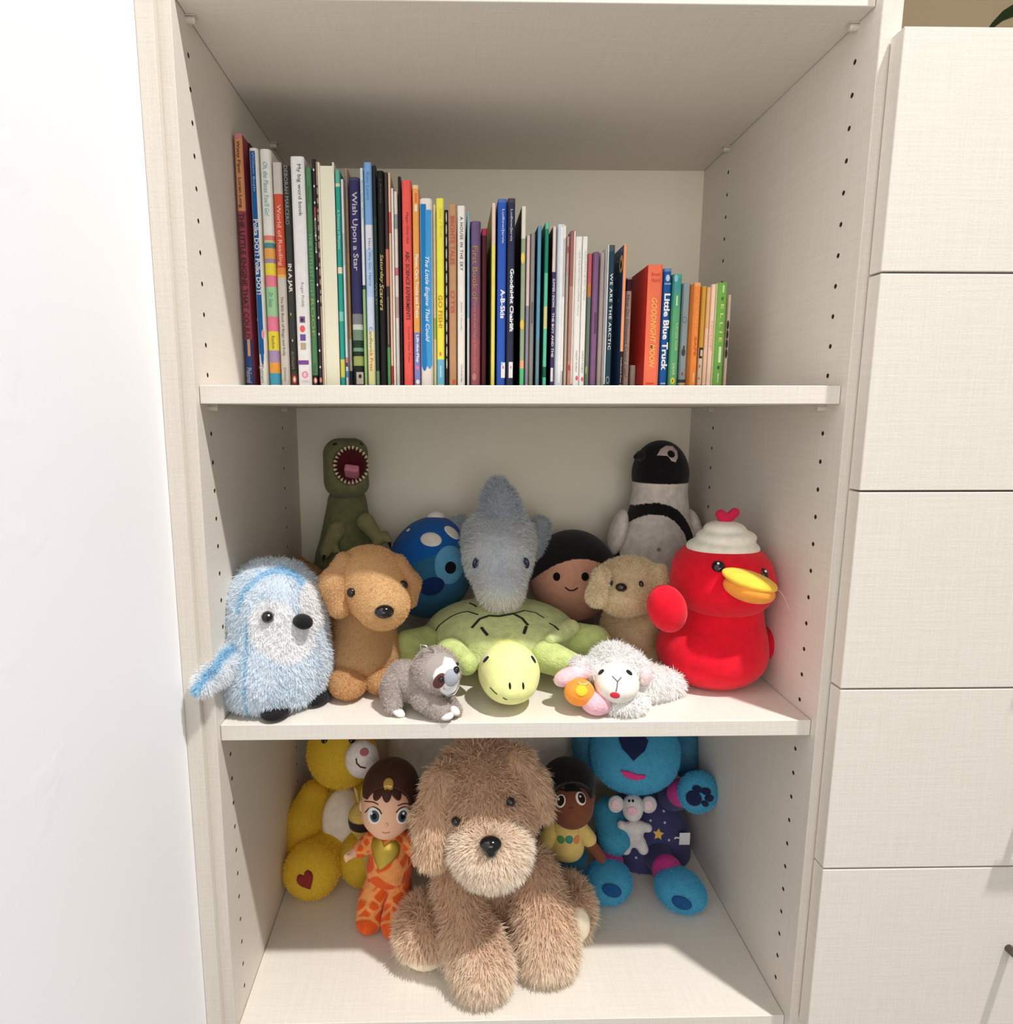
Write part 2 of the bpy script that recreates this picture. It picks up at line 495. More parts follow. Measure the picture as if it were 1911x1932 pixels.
def stitch(parent, name, body, pts, r_px, colour, n=14, mat=None, flat=0.45, label=None):
    """embroidered line that follows the surface through photograph points"""
    pts = np.asarray(pts, float); t = np.linspace(0, len(pts) - 1, n)
    xs = np.interp(t, range(len(pts)), pts[:, 0]); ys = np.interp(t, range(len(pts)), pts[:, 1])
    P = []; N = []
    for x, y in zip(xs, ys):
        p, nn = body.hit(x, y); P.append(p + nn * 0.0002); N.append(nn)
    r = r_px * mpp(P[0])
    v, f = tube_data(P, r, 6, (N, flat))
    return raw_mesh(name, v, f, mat or colour_key(colour, 0.9, 'thread'), parent, label=label)
def glint(parent, body, px, py, r_px, rise):
    p, n = body.hit(px, py); s = mpp(p)
    v = CAM - p; v = v / np.linalg.norm(v)
    return bead(parent, 'eye_glint', p + v * rise, v, r_px * s, r_px * s * 0.5, plain('glint_white', (240, 240, 244), 0.2), seg=10, sink=0.0)  # white bead facing the camera, a painted highlight on the eye
HEART = [(0, 0.95), (-0.35, 0.6), (-0.75, 0.2), (-0.98, -0.2), (-0.95, -0.6), (-0.65, -0.9), (-0.3, -0.88), (0, -0.55),
         (0.3, -0.88), (0.65, -0.9), (0.95, -0.6), (0.98, -0.2), (0.75, 0.2), (0.35, 0.6)]
def heart(w, h, rot=0):
    c, s = math.cos(math.radians(rot)), math.sin(math.radians(rot))
    return [(x*w*c - y*h*s, x*w*s + y*h*c) for x, y in HEART]
def star(r, rot=0, k=5, inner=0.5):
    return [((r if i % 2 == 0 else r*inner) * math.sin(math.pi*i/k + rot), -(r if i % 2 == 0 else r*inner) * math.cos(math.pi*i/k + rot)) for i in range(2*k)]

# ------------------------------------------------------------------ the room: wall beside the unit
def wall_paint():
    m, nt, b = new_mat('white_wall_paint')
    b.inputs['Base Color'].default_value = (*lin((251, 251, 253)), 1); b.inputs['Roughness'].default_value = 0.55
    tc = nt.nodes.new('ShaderNodeTexCoord')
    n = nt.nodes.new('ShaderNodeTexNoise'); n.inputs['Scale'].default_value = 14; n.inputs['Detail'].default_value = 5
    nt.links.new(tc.outputs['Object'], n.inputs['Vector'])
    r = nt.nodes.new('ShaderNodeMapRange'); r.inputs[1].default_value = 0.62; r.inputs[2].default_value = 0.7
    nt.links.new(n.outputs['Fac'], r.inputs[0])
    bp = nt.nodes.new('ShaderNodeBump'); bp.inputs['Strength'].default_value = 0.10; bp.inputs['Distance'].default_value = 0.002
    nt.links.new(r.outputs[0], bp.inputs['Height']); nt.links.new(bp.outputs['Normal'], b.inputs['Normal'])
    return m
M_WALL = wall_paint()
WALL_X = -0.3815
tag(box('wall_left', (WALL_X - 0.1, -1.6, -1.2), (WALL_X, 0.60, 1.5), M_WALL), 'white painted wall left of the bookcase', kind='structure')
tag(box('wall_back', (WALL_X, DEPTH + 0.012, -1.2), (1.4, DEPTH + 0.1, 1.5), M_WALL), 'white painted wall behind the built-in units', kind='structure')

# ------------------------------------------------------------------ bookcase
PITCH_H = 0.0325
HOLE_Z = [0.3816 - PITCH_H * i for i in range(-6, 36)]
def drilled_panel(name, xi, xo, parent, label):
    """side panel whose inner face (x = xi) carries two columns of real shelf-pin holes"""
    s = 1 if xo < xi else -1            # inner face looks along +x (left panel) or -x
    zlo, zhi = -0.95, 0.84
    ya, yb, hw = 0.0395, 0.353, PITCH_H / 2
    V = []; F = []; MI = []
    def add(pts, mi):
        o = len(V); V.extend(pts); q = tuple(range(o, o + len(pts))); F.append(q if s > 0 else q[::-1]); MI.append(mi)
    def rect(y0, y1, z0, z1): add([(xi, y0, z0), (xi, y1, z0), (xi, y1, z1), (xi, y0, z1)], 0)
    z0h, z1h = HOLE_Z[-1] - hw, HOLE_Z[0] + hw
    rect(0.0008, ya - hw, zlo, zhi); rect(ya + hw, yb - hw, zlo, zhi); rect(yb + hw, DEPTH, zlo, zhi)
    for yc in (ya, yb):
        rect(yc - hw, yc + hw, zlo, z0h); rect(yc - hw, yc + hw, z1h, zhi)
        for zc in HOLE_Z:
            n = 12; r = 0.0027
            ring = []; sq = []
            for k in range(n):
                t = 2 * math.pi * (k + 0.5) / n; c, d = math.cos(t), math.sin(t); m = max(abs(c), abs(d))
                ring.append((yc + r * c, zc + r * d))
                sq.append([yc + hw * c / m, zc + hw * d / m])
            for k in range(n):           # pull the nearest samples to the corners so that neighbours meet
                c, d = sq[k][0] - yc, sq[k][1] - zc
            for k in range(n):
                a, b = k, (k + 1) % n
                pa, pb = sq[a], sq[b]
                mid = []
                if abs(pa[0] - pb[0]) > 1e-6 and abs(pa[1] - pb[1]) > 1e-6:
                    mid = [(xi, yc + hw * (1 if pa[0] + pb[0] > 2 * yc else -1), zc + hw * (1 if pa[1] + pb[1] > 2 * zc else -1))]
                add([(xi, *ring[a]), (xi, *pa)] + mid + [(xi, *pb), (xi, *ring[b])], 0)
                xd = xi - s * 0.009
                add([(xd, *ring[a]), (xi, *ring[a]), (xi, *ring[b]), (xd, *ring[b])], 1)
            add([(xi - s * 0.009, *q) for q in ring], 1)
    e = 0.0008                           # eased front arris, then front, outer side and the ends
    add([(xi - s*e, 0, zlo), (xi, e, zlo), (xi, e, zhi), (xi - s*e, 0, zhi)], 2)
    add([(xo, 0, zlo), (xi - s*e, 0, zlo), (xi - s*e, 0, zhi), (xo, 0, zhi)], 2)
    add([(xo, DEPTH, zlo), (xo, 0, zlo), (xo, 0, zhi), (xo, DEPTH, zhi)], 0)
    o = raw_mesh(name, V, F, [M_LINEN, M_CORE, M_EDGE2], parent, smooth=False, origin=((xi + xo) / 2, 0.2, zlo), label=label)
    o.data.polygons.foreach_set('material_index', np.array(MI, np.int32))
    return o
M_EDGE2 = linen('linen_edge_band', (220, 212, 200), (210, 202, 189))

bookcase = thing('bookcase', (0, 0.2, -0.95), 'built-in pale linen-finish bookcase with drilled sides holding books and plush toys', 'bookcase')
drilled_panel('side_panel', -HW, -HW - 0.019, bookcase, 'left side panel drilled with two rows of pin holes')
drilled_panel('side_panel', HW, HW + 0.021, bookcase, 'right side panel drilled with two rows of pin holes')
G = 0.0006
def shelf(z0, z1, label):
    return box('shelf', (-HW + G, FR, z0), (HW - G, DEPTH, z1), M_LINEN, bookcase, bev=0.0006, label=label)
shelf(Z_TOP, Z_TOP + 0.0198, 'topmost shelf above the row of books')
shelf(0.82, 0.8395, 'board closing the top of the unit')
shelf(Z_S1B, Z_S1T, 'shelf carrying the row of books')
shelf(Z_S2B, Z_S2T, 'shelf carrying the small plush toys')
shelf(Z_FLOOR - 0.0198, Z_FLOOR, 'bottom shelf under the large tan dog')
box('back_panel', (-HW - 0.018, DEPTH, -0.95), (HW + 0.020, DEPTH + 0.008, 0.84), plain('pale_back_panel', (236, 228, 208), 0.55), bookcase)
box('toe_kick', (-HW + G, 0.05, -0.95), (HW - G, 0.066, Z_FLOOR - 0.0202), M_LINEN, bookcase)
box('filler_strip', (WALL_X + 0.0002, -0.009, -0.95), (-HW - 0.0135, 0.0, 0.84), M_EDGE2, bookcase, bev=0.0008, label='narrow scribe strip against the white wall')
def pin(x, y, z, s):
    p = [(0.0, 0.0), (0.0034, 0.0), (0.0036, 0.0015), (0.0036, 0.0075), (0.0028, 0.0095), (0.0, 0.0098)]
    d = merge(lathe_data(p, 12, (x, y, z), (-s, 0, 0)), box_data((x - s*0.011 if s > 0 else x, y - 0.0042, z + 0.0028), (x if s > 0 else x + 0.011, y + 0.0042, z + 0.0040)))
    raw_mesh('shelf_pin', d[0], d[1], M_PIN, bookcase, smooth=False)
for zz in (Z_TOP, Z_S1B, Z_S2B):
    for sx in (-1, 1):
        for yy in (0.0395, 0.353):
            pin(sx * HW, yy, zz - 0.0042, sx)

# ------------------------------------------------------------------ drawer unit to the right
drawers = thing('drawer_cabinet', (0.62, 0.2, -0.95), 'tall pale linen-finish drawer unit right of the bookcase', 'cabinet')
DX0, DX1 = 0.3605, 0.90
DZ = [0.3835, 0.1565, -0.0685, -0.2935, -0.5185, -0.7435]
for i in range(5):
    lab = ['top', 'second', 'third', 'fourth', 'bottom'][i]
    top, bot = DZ[i] - (0 if i == 0 else 0.0011), DZ[i + 1] + 0.0011
    d = box('drawer_front', (DX0, -0.021, bot), (DX1, -0.0015, top), M_LINEN, drawers, bev=0.0007, label=lab + ' drawer front')
    zc = (top + bot) / 2 + 0.003
    h = merge(tube_data([(0.585, -0.056, zc), (0.60, -0.056, zc), (0.70, -0.056, zc), (0.79, -0.056, zc), (0.805, -0.056, zc)], 0.0052, 12),
              tube_data([(0.598, -0.0545, zc), (0.598, -0.04, zc), (0.598, -0.0212, zc)], 0.0050, 10),
              tube_data([(0.792, -0.0545, zc), (0.792, -0.04, zc), (0.792, -0.0212, zc)], 0.0050, 10))
    raw_mesh('handle', h[0], h[1], M_METAL, d, label='slim metal bar handle')
box('counter_top', (HW + 0.0215, 0.002, 0.362), (0.92, DEPTH, 0.381), M_LINEN, drawers)
box('side_panel', (0.901, 0.0, -0.95), (0.92, DEPTH, 0.361), M_LINEN, drawers)
box('niche_side', (0.901, 0.0, 0.382), (0.92, DEPTH, 0.819), M_LINEN, drawers)
box('niche_back', (HW + 0.0215, DEPTH - 0.006, 0.382), (0.90, DEPTH, 0.819), plain('tan_niche_back', (198, 180, 148), 0.6), drawers)
box('upper_shelf', (HW + 0.0215, 0.0, 0.8195), (0.92, DEPTH, 0.839), M_LINEN, drawers)
box('toe_kick', (HW + 0.0215, 0.05, -0.95), (0.90, 0.066, -0.7450), M_LINEN, drawers)

# small plant standing on the drawer unit, only a leaf tip shows
pp = thing('potted_plant', (0.622, 0.10, 0.381), 'dark green leafy plant on top of the drawer unit', 'plant')
v, f = lathe_data([(0, 0), (0.032, 0), (0.036, 0.006), (0.042, 0.062), (0.0445, 0.066), (0.041, 0.068), (0.038, 0.058), (0, 0.056)], 20, (0.622, 0.10, 0.381))
raw_mesh('pot', v, f, plain('stone_pot', (150, 140, 126), 0.7), pp)
for k in range(9):
    a = 2 * math.pi * k / 9 + 0.35; L = 0.075 + 0.02 * (k % 3)
    rise = 0.03 + 0.03 * (k % 2)
    if k == 4: a = math.radians(200); L = 0.105; rise = -0.035
    c0 = np.array([0.622, 0.10, 0.430]); d = np.array([math.cos(a), math.sin(a), 0]); sd = np.array([-math.sin(a), math.cos(a), 0])
    V = []; nn = 9
    for i in range(nn):
        t = i / (nn - 1); w = 0.017 * math.sin(math.pi * min(t * 0.92 + 0.08, 1.0)) ** 0.8
        c = c0 + d * L * t + np.array([0, 0, rise * math.sin(t * 2.2) - 0.02 * t * t])
        for q, zz in ((-1, 0.003), (0, -0.001), (1, 0.003)): V.append(c + sd * w * q + np.array([0, 0, zz]))
    V += [np.array(p) - np.array([0, 0, 0.0008]) for p in V]
    n3 = nn * 3
    F = [(i*3+j, i*3+j+1, i*3+j+4, i*3+j+3) for i in range(nn-1) for j in range(2)] + [(n3+i*3+j+3, n3+i*3+j+4, n3+i*3+j+1, n3+i*3+j) for i in range(nn-1) for j in range(2)]
    raw_mesh('leaf', V, F, plain('leaf_green', (38, 62, 30), 0.45), pp)

# ------------------------------------------------------------------ books
def ink(c): return np.minimum(lin(c) * 1.14, 0.93)
TEXTS = []          # (curve object, book, x0, x1, z_top, z_bot, y, colour), turned into meshes in one go
LAST_X = [-HW + 0.001]
def book(xl, xr, top, colour, label, y=0.03, bands=(), text=(), prints=(), pages=(236, 228, 208), reverse=False, rnd=0.12, depth=None, flush=False, side=None, name='book'):
    """a book standing on the shelf; xl, xr, top and all the y values are photograph pixels"""
    y = y + 0.142                                   # the row stands well back on the shelf
    x0 = at(xl, 725, y)[0]; x1 = at(xr, 725, y)[0] - 0.0003
    x0 = max(x0, LAST_X[0] + 0.0003); x1 = max(x1, x0 + 0.0022); LAST_X[0] = x1
    zt = at((xl + xr) / 2, top, y)[2]; zb = Z_S1T + 0.0002
    hgt = zt - zb; dep = depth or min(max(0.80 * hgt, 0.10), 0.245); yb = min(y + dep, DEPTH - 0.004)
    w = x1 - x0
    zpx = lambda py: float(np.clip(at((xl + xr) / 2, py, y)[2], zb, zt))
    root = thing(name, ((x0 + x1) / 2, (y + yb) / 2, zb), label, 'book', 'books on the upper shelf')
    t = min(0.0020, w * 0.2)
    # cross-section of the cover, spine towards the room
    cr = min(0.0016, w * 0.3); bul = rnd * w * 0.5
    outer = [(x0, yb)] + [(x0, y + cr + bul)]
    for k in range(1, 8):
        a = math.pi * k / 8; sx = -math.cos(a)
        outer.append(((x0 + x1) / 2 + sx * (w / 2 - cr * 0.3 * (1 - abs(sx))), y + bul * (1 - math.sin(a)) + (cr * 0.8 if k in (1, 7) else 0.0)))
    outer += [(x1, y + cr + bul), (x1, yb)]
    inner = [(x1 - t, yb), (x1 - t, y + bul + t + 0.001), (x0 + t, y + bul + t + 0.001), (x0 + t, yb)]
    sec = outer + inner
    if reverse: sec = [(px_, y + yb - py_) for px_, py_ in sec][::-1]
    ns = len(sec)
    cuts = sorted({zb, zt} | {zpx(b[0]) for b in bands} | {zpx(b[1]) for b in bands}); cuts = [c for i, c in enumerate(cuts) if i == 0 or c - cuts[i-1] > 1e-5]
    base = ink(colour); sidec = base if side is None else ink(side)
    V = [(px_, py_, z) for z in cuts for px_, py_ in sec]; F = []; CC = []
    for i in range(len(cuts) - 1):
        zc = (cuts[i] + cuts[i+1]) / 2; c = base
        for b in bands:
            if zpx(b[1]) <= zc <= zpx(b[0]): c = ink(b[2])
        for k in range(ns):
            q = (k + 1) % ns
            F.append((i*ns+k, i*ns+q, (i+1)*ns+q, (i+1)*ns+k))
            spine = (not reverse) and 1 <= k <= 8
            CC += [c if spine else sidec] * 4
    no = len(outer)
    for z_i, flip in ((0, True), (len(cuts) - 1, False)):
        o = z_i * ns
        prs = [(k, k + 1) for k in range(no - 1)]
        strip = [(0, 1, ns - 2, ns - 1), (1, 2, 3, 4, 5, 6, 7, 8, 9, ns - 3, ns - 2) if no == 11 else (), (no - 2, no - 1, no, no + 1)]
        strip[1] = tuple(range(1, no - 1)) + (no + 1, no + 2)
        for s_ in strip:
            s_ = tuple((o + (ns - 1 - q) if reverse else o + q) for q in s_)
            F.append(s_); CC += [base] * len(s_)
    raw_mesh('cover', V, F, M_PAPER, root, np.array(CC), smooth=False)
    g = 0.0002 if flush else min(0.0035, hgt * 0.02)
    pf = (y + bul + t + 0.0012, yb - (0 if flush else 0.003))
    if reverse: pf = (y + 0.0025, yb - bul - t - 0.0012)
    if w - 2 * t > 0.0008:
        lo = (x0 + t + 0.0001, pf[0], zb + g); hi = (x1 - t - 0.0001, pf[1], zt - g)
        pv, pfc = box_data(lo, hi)
        raw_mesh('page_block', pv, pfc, M_PAGES, root, np.tile(ink(pages), (len(pv), 1)), smooth=False)
    yf = y - 0.0003
    dv = []; df = []; dc = []
    for pr in prints:
        kind, fx0, fx1, py0, py1, c = pr
        a, b = x0 + w * fx0, x0 + w * fx1; z1, z0 = zpx(py0), zpx(py1); o = len(dv)
        if kind == 'rect': pts = [(a, z0), (b, z0), (b, z1), (a, z1)]
        else: pts = [((a+b)/2 + (b-a)/2*math.cos(t_), (z0+z1)/2 + (z1-z0)/2*math.sin(t_)) for t_ in np.linspace(0, 2*math.pi, 14, endpoint=False)]
        lift = 0.00008 * (len(df) % 4)
        dv += [(p[0], yf - lift, p[1]) for p in pts]; df.append(tuple(range(o, o + len(pts)))); dc += [ink(c)] * len(pts)
    for q in df: raw_mesh('spine_print', [dv[i] for i in q], [tuple(range(len(q)))], M_PAPER, root, np.array([dc[i] for i in q]), smooth=False)
    for tx in text:
        s, py0, py1, c = tx[:4]; opt = tx[4] if len(tx) > 4 else {}
        cu = bpy.data.curves.new('spine_title', 'FONT'); cu.body = s; cu.size = 1; cu.resolution_u = 2
        cu.shear = opt.get('shear', 0.0); cu.offset = opt.get('bold', 0.0); cu.space_character = opt.get('space', 1.0)
        ob = bpy.data.objects.new('spine_title', cu); COL.objects.link(ob)
        f0, f1 = opt.get('x', (0.18, 0.82))
        TEXTS.append((ob, root, x0 + w * f0, x0 + w * f1, zpx(py0), zpx(py1), yf - 0.0004, c, opt.get('flat', False)))
    return root
def finish_texts():
    bpy.context.view_layer.update()
    dg = bpy.context.evaluated_depsgraph_get()
    for ob, root, x0, x1, zt, zb, y, c, across in TEXTS:
        me = bpy.data.meshes.new_from_object(ob.evaluated_get(dg))
        n = len(me.vertices); co = np.empty(n * 3, np.float32); me.vertices.foreach_get('co', co); co = co.reshape(-1, 3)
        F = [tuple(p.vertices) for p in me.polygons]
        bpy.data.meshes.remove(me); bpy.data.objects.remove(ob, do_unlink=True)
        lo, hi = co.min(0), co.max(0); q = (co - lo) / np.maximum(hi - lo, 1e-6)
        if across: V = np.stack([x0 + q[:, 0] * (x1 - x0), np.full(n, y), zb + q[:, 1] * (zt - zb)], 1)
        else: V = np.stack([x0 + q[:, 1] * (x1 - x0), np.full(n, y), zt - q[:, 0] * (zt - zb)], 1)
        raw_mesh('spine_title', V, F, colour_key(c, 0.5, 'ink'), root, smooth=False)

B = dict(bold=0.012)
W_, K_ = (240, 238, 232), (28, 24, 26)
book(464, 479, 252, (152, 66, 82), 'maroon picture book with orange top and navy foot, leftmost on the shelf', 0.025,
     bands=[(252, 262, (196, 128, 128)), (262, 398, (205, 142, 96)), (640, 726, (44, 66, 116))], rnd=0.3,
     text=[('Watty Piper  Loren Long', 266, 392, (52, 30, 24), dict(bold=0.006, x=(0.25, 0.75))), ('THE LITTLE ENGINE THAT COULD', 402, 640, (62, 20, 34), dict(bold=0.02, x=(0.2, 0.85))), ('Philomel', 694, 722, (190, 196, 214))],
     prints=[('rect', 0.45, 0.8, 640, 672, (206, 150, 110))])
book(480, 489, 270, (54, 26, 32), 'thin dark brown book set back between the maroon and the blue-and-white spines', 0.05, prints=[('ell', 0.4, 0.8, 600, 606, (196, 160, 140)), ('ell', 0.3, 0.7, 690, 696, (200, 190, 180))])
book(490, 506, 279, (236, 231, 222), 'white book with a ragged bright blue stripe and rounded white lettering', 0.028, rnd=0.5,
     prints=[('rect', 0.16, 0.72, 285, 668, (20, 92, 160)), ('ell', 0.3, 0.66, 648, 690, (20, 92, 160)), ('ell', 0.5, 0.85, 622, 640, (226, 150, 170))],
     text=[('William Boyle', 287, 362, (176, 190, 220), dict(x=(0.3, 0.62))), ('Polka DOT! Polka DOT!', 414, 556, (244, 244, 240), dict(bold=0.02, x=(0.2, 0.72))), ('Putnam', 690, 722, (120, 124, 120), dict(x=(0.25, 0.6)))])
book(508, 529, 281, (238, 234, 226), 'white book with rainbow bands of teal, orange, yellow, pink and green', 0.028, rnd=0.6,
     bands=[(444, 453, (226, 130, 120)), (453, 458, (196, 206, 150)), (458, 468, (84, 142, 146)), (468, 488, (240, 170, 88)), (488, 496, (166, 142, 176)), (496, 519, (244, 218, 72)), (519, 541, (240, 132, 152)), (541, 597, (160, 210, 160)), (597, 625, (242, 128, 156)), (625, 661, (240, 216, 70)), (661, 684, (170, 146, 184)), (684, 704, (246, 164, 74)), (704, 726, (74, 164, 194))],
     text=[("Oh, the Places You'll Go!", 306, 408, (96, 170, 180), dict(shear=0.25, x=(0.25, 0.75))), ('Dr. Seuss', 552, 580, (90, 150, 150), dict(shear=0.3, x=(0.3, 0.7))), ('Random', 634, 658, (110, 90, 30), dict(x=(0.4, 0.7)))])
book(531, 548, 306, (206, 199, 190), 'grey book with a wide red-orange block across its spine', 0.03, side=(150, 50, 40),
     bands=[(366, 505, (212, 86, 62)), (505, 518, (224, 140, 70)), (518, 524, (232, 180, 100))],
     text=[('World of Reading', 386, 502, (246, 190, 170), dict(bold=0.02, x=(0.2, 0.75))), ('The BIG Book of Bingo and Rolly', 560, 672, (88, 80, 74), dict(x=(0.25, 0.62))), ('Disney', 694, 720, (120, 112, 106), dict(x=(0.3, 0.6)))])
book(549, 562, 312, (58, 62, 58), 'dark charcoal book with pale capitals near the top and middle', 0.03, side=(120, 96, 100), bands=[(640, 700, (52, 52, 48)), (706, 726, (110, 52, 46))],
     text=[('DEBORAH MARCERO', 313, 424, (164, 164, 156), dict(x=(0.2, 0.72))), ('IN A JAR', 498, 552, (238, 236, 228), dict(bold=0.03, x=(0.15, 0.8))), ('PUTNAM', 664, 696, (140, 140, 128), dict(x=(0.25, 0.6)))],
     prints=[('ell', 0.3, 0.85, 709, 723, (214, 130, 100)), ('ell', 0.42, 0.72, 712, 720, (240, 226, 214)), ('ell', 0.3, 0.5, 590, 596, (170, 160, 100)), ('ell', 0.4, 0.6, 640, 645, (190, 186, 160))])
book(564, 588, 295, (240, 236, 233), 'wide white book with thin dark lettering, four tiny pictures and a purple bar', 0.024, rnd=0.02,
     text=[('My big word book', 310, 408, (70, 66, 66), dict(x=(0.42, 0.78))), ('Roger Priddy', 533, 580, (150, 146, 144), dict(x=(0.4, 0.68)))],
     prints=[('rect', 0.25, 0.68, 597, 609, (130, 90, 140)), ('ell', 0.35, 0.55, 600, 607, (50, 34, 60)), ('ell', 0.25, 0.66, 614, 627, (232, 96, 104)), ('rect', 0.25, 0.68, 631, 643, (110, 84, 156)), ('ell', 0.3, 0.58, 633, 641, (214, 60, 110)), ('rect', 0.25, 0.68, 647, 660, (176, 168, 150)), ('ell', 0.3, 0.55, 649, 658, (206, 160, 140)), ('rect', 0.0, 0.85, 680, 688, (124, 74, 146)), ('ell', 0.25, 0.78, 700, 714, (240, 150, 176)), ('ell', 0.4, 0.62, 703, 711, (250, 210, 220)), ('rect', 0.22, 0.8, 717, 722, (220, 208, 210))])
book(589, 601, 316, (84, 134, 92), 'green book with a dark foot and pale yellow-green title', 0.03, side=(30, 46, 36), bands=[(708, 726, (28, 20, 20))], rnd=0.05,
     text=[('Sommer', 352, 384, (52, 92, 60), dict(x=(0.3, 0.7))), ('THE LITTLEST LOST', 440, 560, (140, 186, 150), dict(x=(0.2, 0.75))), ('ROOF', 564, 634, (172, 176, 96), dict(x=(0.2, 0.75))), ('Viking', 684, 704, (34, 60, 40), dict(x=(0.3, 0.7)))],
     prints=[('ell', 0.2, 0.85, 712, 724, (220, 130, 110)), ('ell', 0.4, 0.7, 714, 722, (246, 230, 220))])
book(602, 609, 300, (46, 42, 54), 'thin black book dotted with white flecks, beside the green spine', 0.03, rnd=0.2,
     prints=[('ell', 0.3, 0.7, 318 + i * 31, 323 + i * 31, (224, 220, 214)) for i in range(13)] + [('rect', 0.2, 0.75, 391, 412, (150, 76, 82)), ('ell', 0.2, 0.9, 712, 722, (230, 130, 130))],
     text=[('GOODNIGHT STARS', 414, 476, (214, 210, 204), dict(x=(0.2, 0.75)))])
book(609, 612.5, 305, (176, 150, 118), 'very thin tan booklet with dark scratches left of the cream page block', 0.03, rnd=0.1, prints=[('rect', 0.1, 0.9, 350 + 17*i, 354 + 17*i + 3*(i % 3), (80, 58, 40)) for i in range(14)])
book(612.5, 642, 306, (232, 226, 214), 'thick cream book standing with its page edges to the front', 0.03, reverse=True, pages=(240, 231, 209), rnd=0.1)
book(643, 652, 320, (40, 158, 142), 'teal green thin book with pale small lettering and yellow patch low down', 0.03,
     bands=[(320, 346, (96, 176, 152)), (346, 352, (214, 214, 180)), (504, 516, (230, 220, 190)), (588, 606, (120, 200, 186)), (678, 712, (206, 200, 92))],
     text=[('A Treasury of Rhymes', 396, 470, (206, 232, 222), dict(x=(0.2, 0.8)))])
book(653, 658, 338, (226, 226, 228), 'thin white booklet with a pink and blue foot, right of the teal book', 0.034, bands=[(440, 500, (196, 204, 206)), (674, 684, (240, 130, 150)), (684, 692, (110, 70, 140)), (700, 712, (90, 150, 220)), (712, 726, (240, 210, 212))])
book(659, 666, 317, (182, 146, 104), 'scuffed brown and grey thin book beside the navy one', 0.045, bands=[(317, 372, (170, 140, 132)), (480, 640, (196, 158, 100)), (640, 700, (206, 198, 186)), (700, 726, (30, 44, 72))])
book(667, 687, 334, (48, 46, 92), 'navy book with silver script and a green mountain landscape at its foot', 0.03, rnd=0.5, flush=True,
     bands=[(334, 340, (70, 66, 96)), (592, 612, (122, 124, 128)), (612, 622, (196, 202, 196)), (622, 642, (112, 136, 114)), (642, 656, (28, 56, 40)), (656, 663, (112, 148, 122)), (663, 672, (22, 44, 34)), (672, 690, (150, 162, 92)), (690, 726, (18, 34, 26))],
     text=[('Wish Upon a Star', 362, 511, (196, 186, 196), dict(bold=0.015, x=(0.15, 0.78)))],
     prints=[('rect', 0.3, 0.98, 702, 725, (176, 168, 156)), ('ell', 0.5, 0.8, 706, 714, (40, 34, 30))])
book(688, 694, 317, (206, 222, 226), 'thin pale blue book fading to green, left of the sky-blue spine', 0.032, bands=[(420, 538, (224, 222, 222)), (538, 546, (44, 84, 74)), (546, 726, (150, 184, 112))], text=[('Amos Apple / Aaron', 340, 412, (110, 140, 160), dict(x=(0.25, 0.8)))])
book(695, 709, 306, (120, 166, 214), 'sky-blue book fading to cream at the foot with grey serif lettering', 0.028, rnd=0.2,
     bands=[(424, 470, (214, 216, 226)), (470, 560, (174, 198, 230)), (560, 625, (200, 212, 230)), (625, 660, (224, 218, 170)), (660, 700, (232, 208, 150)), (700, 726, (216, 212, 150))],
     text=[('Kim Lewis', 326, 378, (84, 130, 186), dict(x=(0.3, 0.75))), ('Here We Go, Harry', 450, 540, (96, 116, 156), dict(x=(0.3, 0.75))), ('Candlewick Press', 617, 700, (110, 110, 96), dict(x=(0.3, 0.72)))])
book(710, 717, 312, (44, 62, 50), 'thin dark green book beside the sky-blue spine', 0.034, bands=[(312, 410, (40, 44, 40)), (700, 726, (120, 150, 110))], text=[('WILD', 534, 575, (130, 136, 120), dict(x=(0.2, 0.7)))])
book(718, 731, 322, (22, 21, 22), 'black book with wavy gold lettering', 0.03, rnd=0.6, text=[('Saturday', 480, 534, (206, 180, 110), dict(shear=0.2, bold=0.01, x=(0.15, 0.75))), ('Scarers', 536, 586, (206, 180, 110), dict(shear=0.2, bold=0.01, x=(0.15, 0.75))), ('J. Prelutsky', 338, 384, (84, 82, 82), dict(x=(0.35, 0.7)))])
book(731.5, 738, 325, (70, 54, 52), 'thin brown book with a salmon middle and green foot', 0.033, bands=[(470, 540, (196, 118, 100)), (655, 726, (84, 146, 90))], prints=[('rect', 0.3, 0.7, 560, 650, (120, 112, 104))])
book(738.5, 743, 326, (226, 188, 160), 'very thin peach booklet with a red foot', 0.034, bands=[(400, 440, (200, 84, 80)), (690, 726, (176, 52, 56))])
book(743.5, 748, 355, (232, 222, 212), 'thin ivory booklet right of the peach one', 0.034)
book(748.5, 755, 361, (214, 210, 202), 'thin grey-white book with faint pink scribbles, left of a black spine', 0.034, bands=[(404, 432, (140, 152, 152)), (505, 520, (196, 110, 130)), (560, 600, (182, 160, 160)), (620, 726, (196, 202, 196))])
book(756, 761.5, 333, (30, 28, 34), 'thin black book just left of the bright red spine', 0.04)
book(763, 780, 340, (232, 92, 84), 'bright red science book with small dark lettering', 0.03, rnd=0.15,
     text=[('Megan Olivia Hall', 400, 460, (120, 24, 30), dict(shear=0.15, x=(0.35, 0.7))), ('ABC SCIENCE EXPERIMENTS', 474, 604, (92, 14, 22), dict(shear=0.12, bold=0.02, x=(0.3, 0.75))), ('Crystal Clear Press', 616, 684, (130, 24, 30), dict(shear=0.15, x=(0.4, 0.72)))])
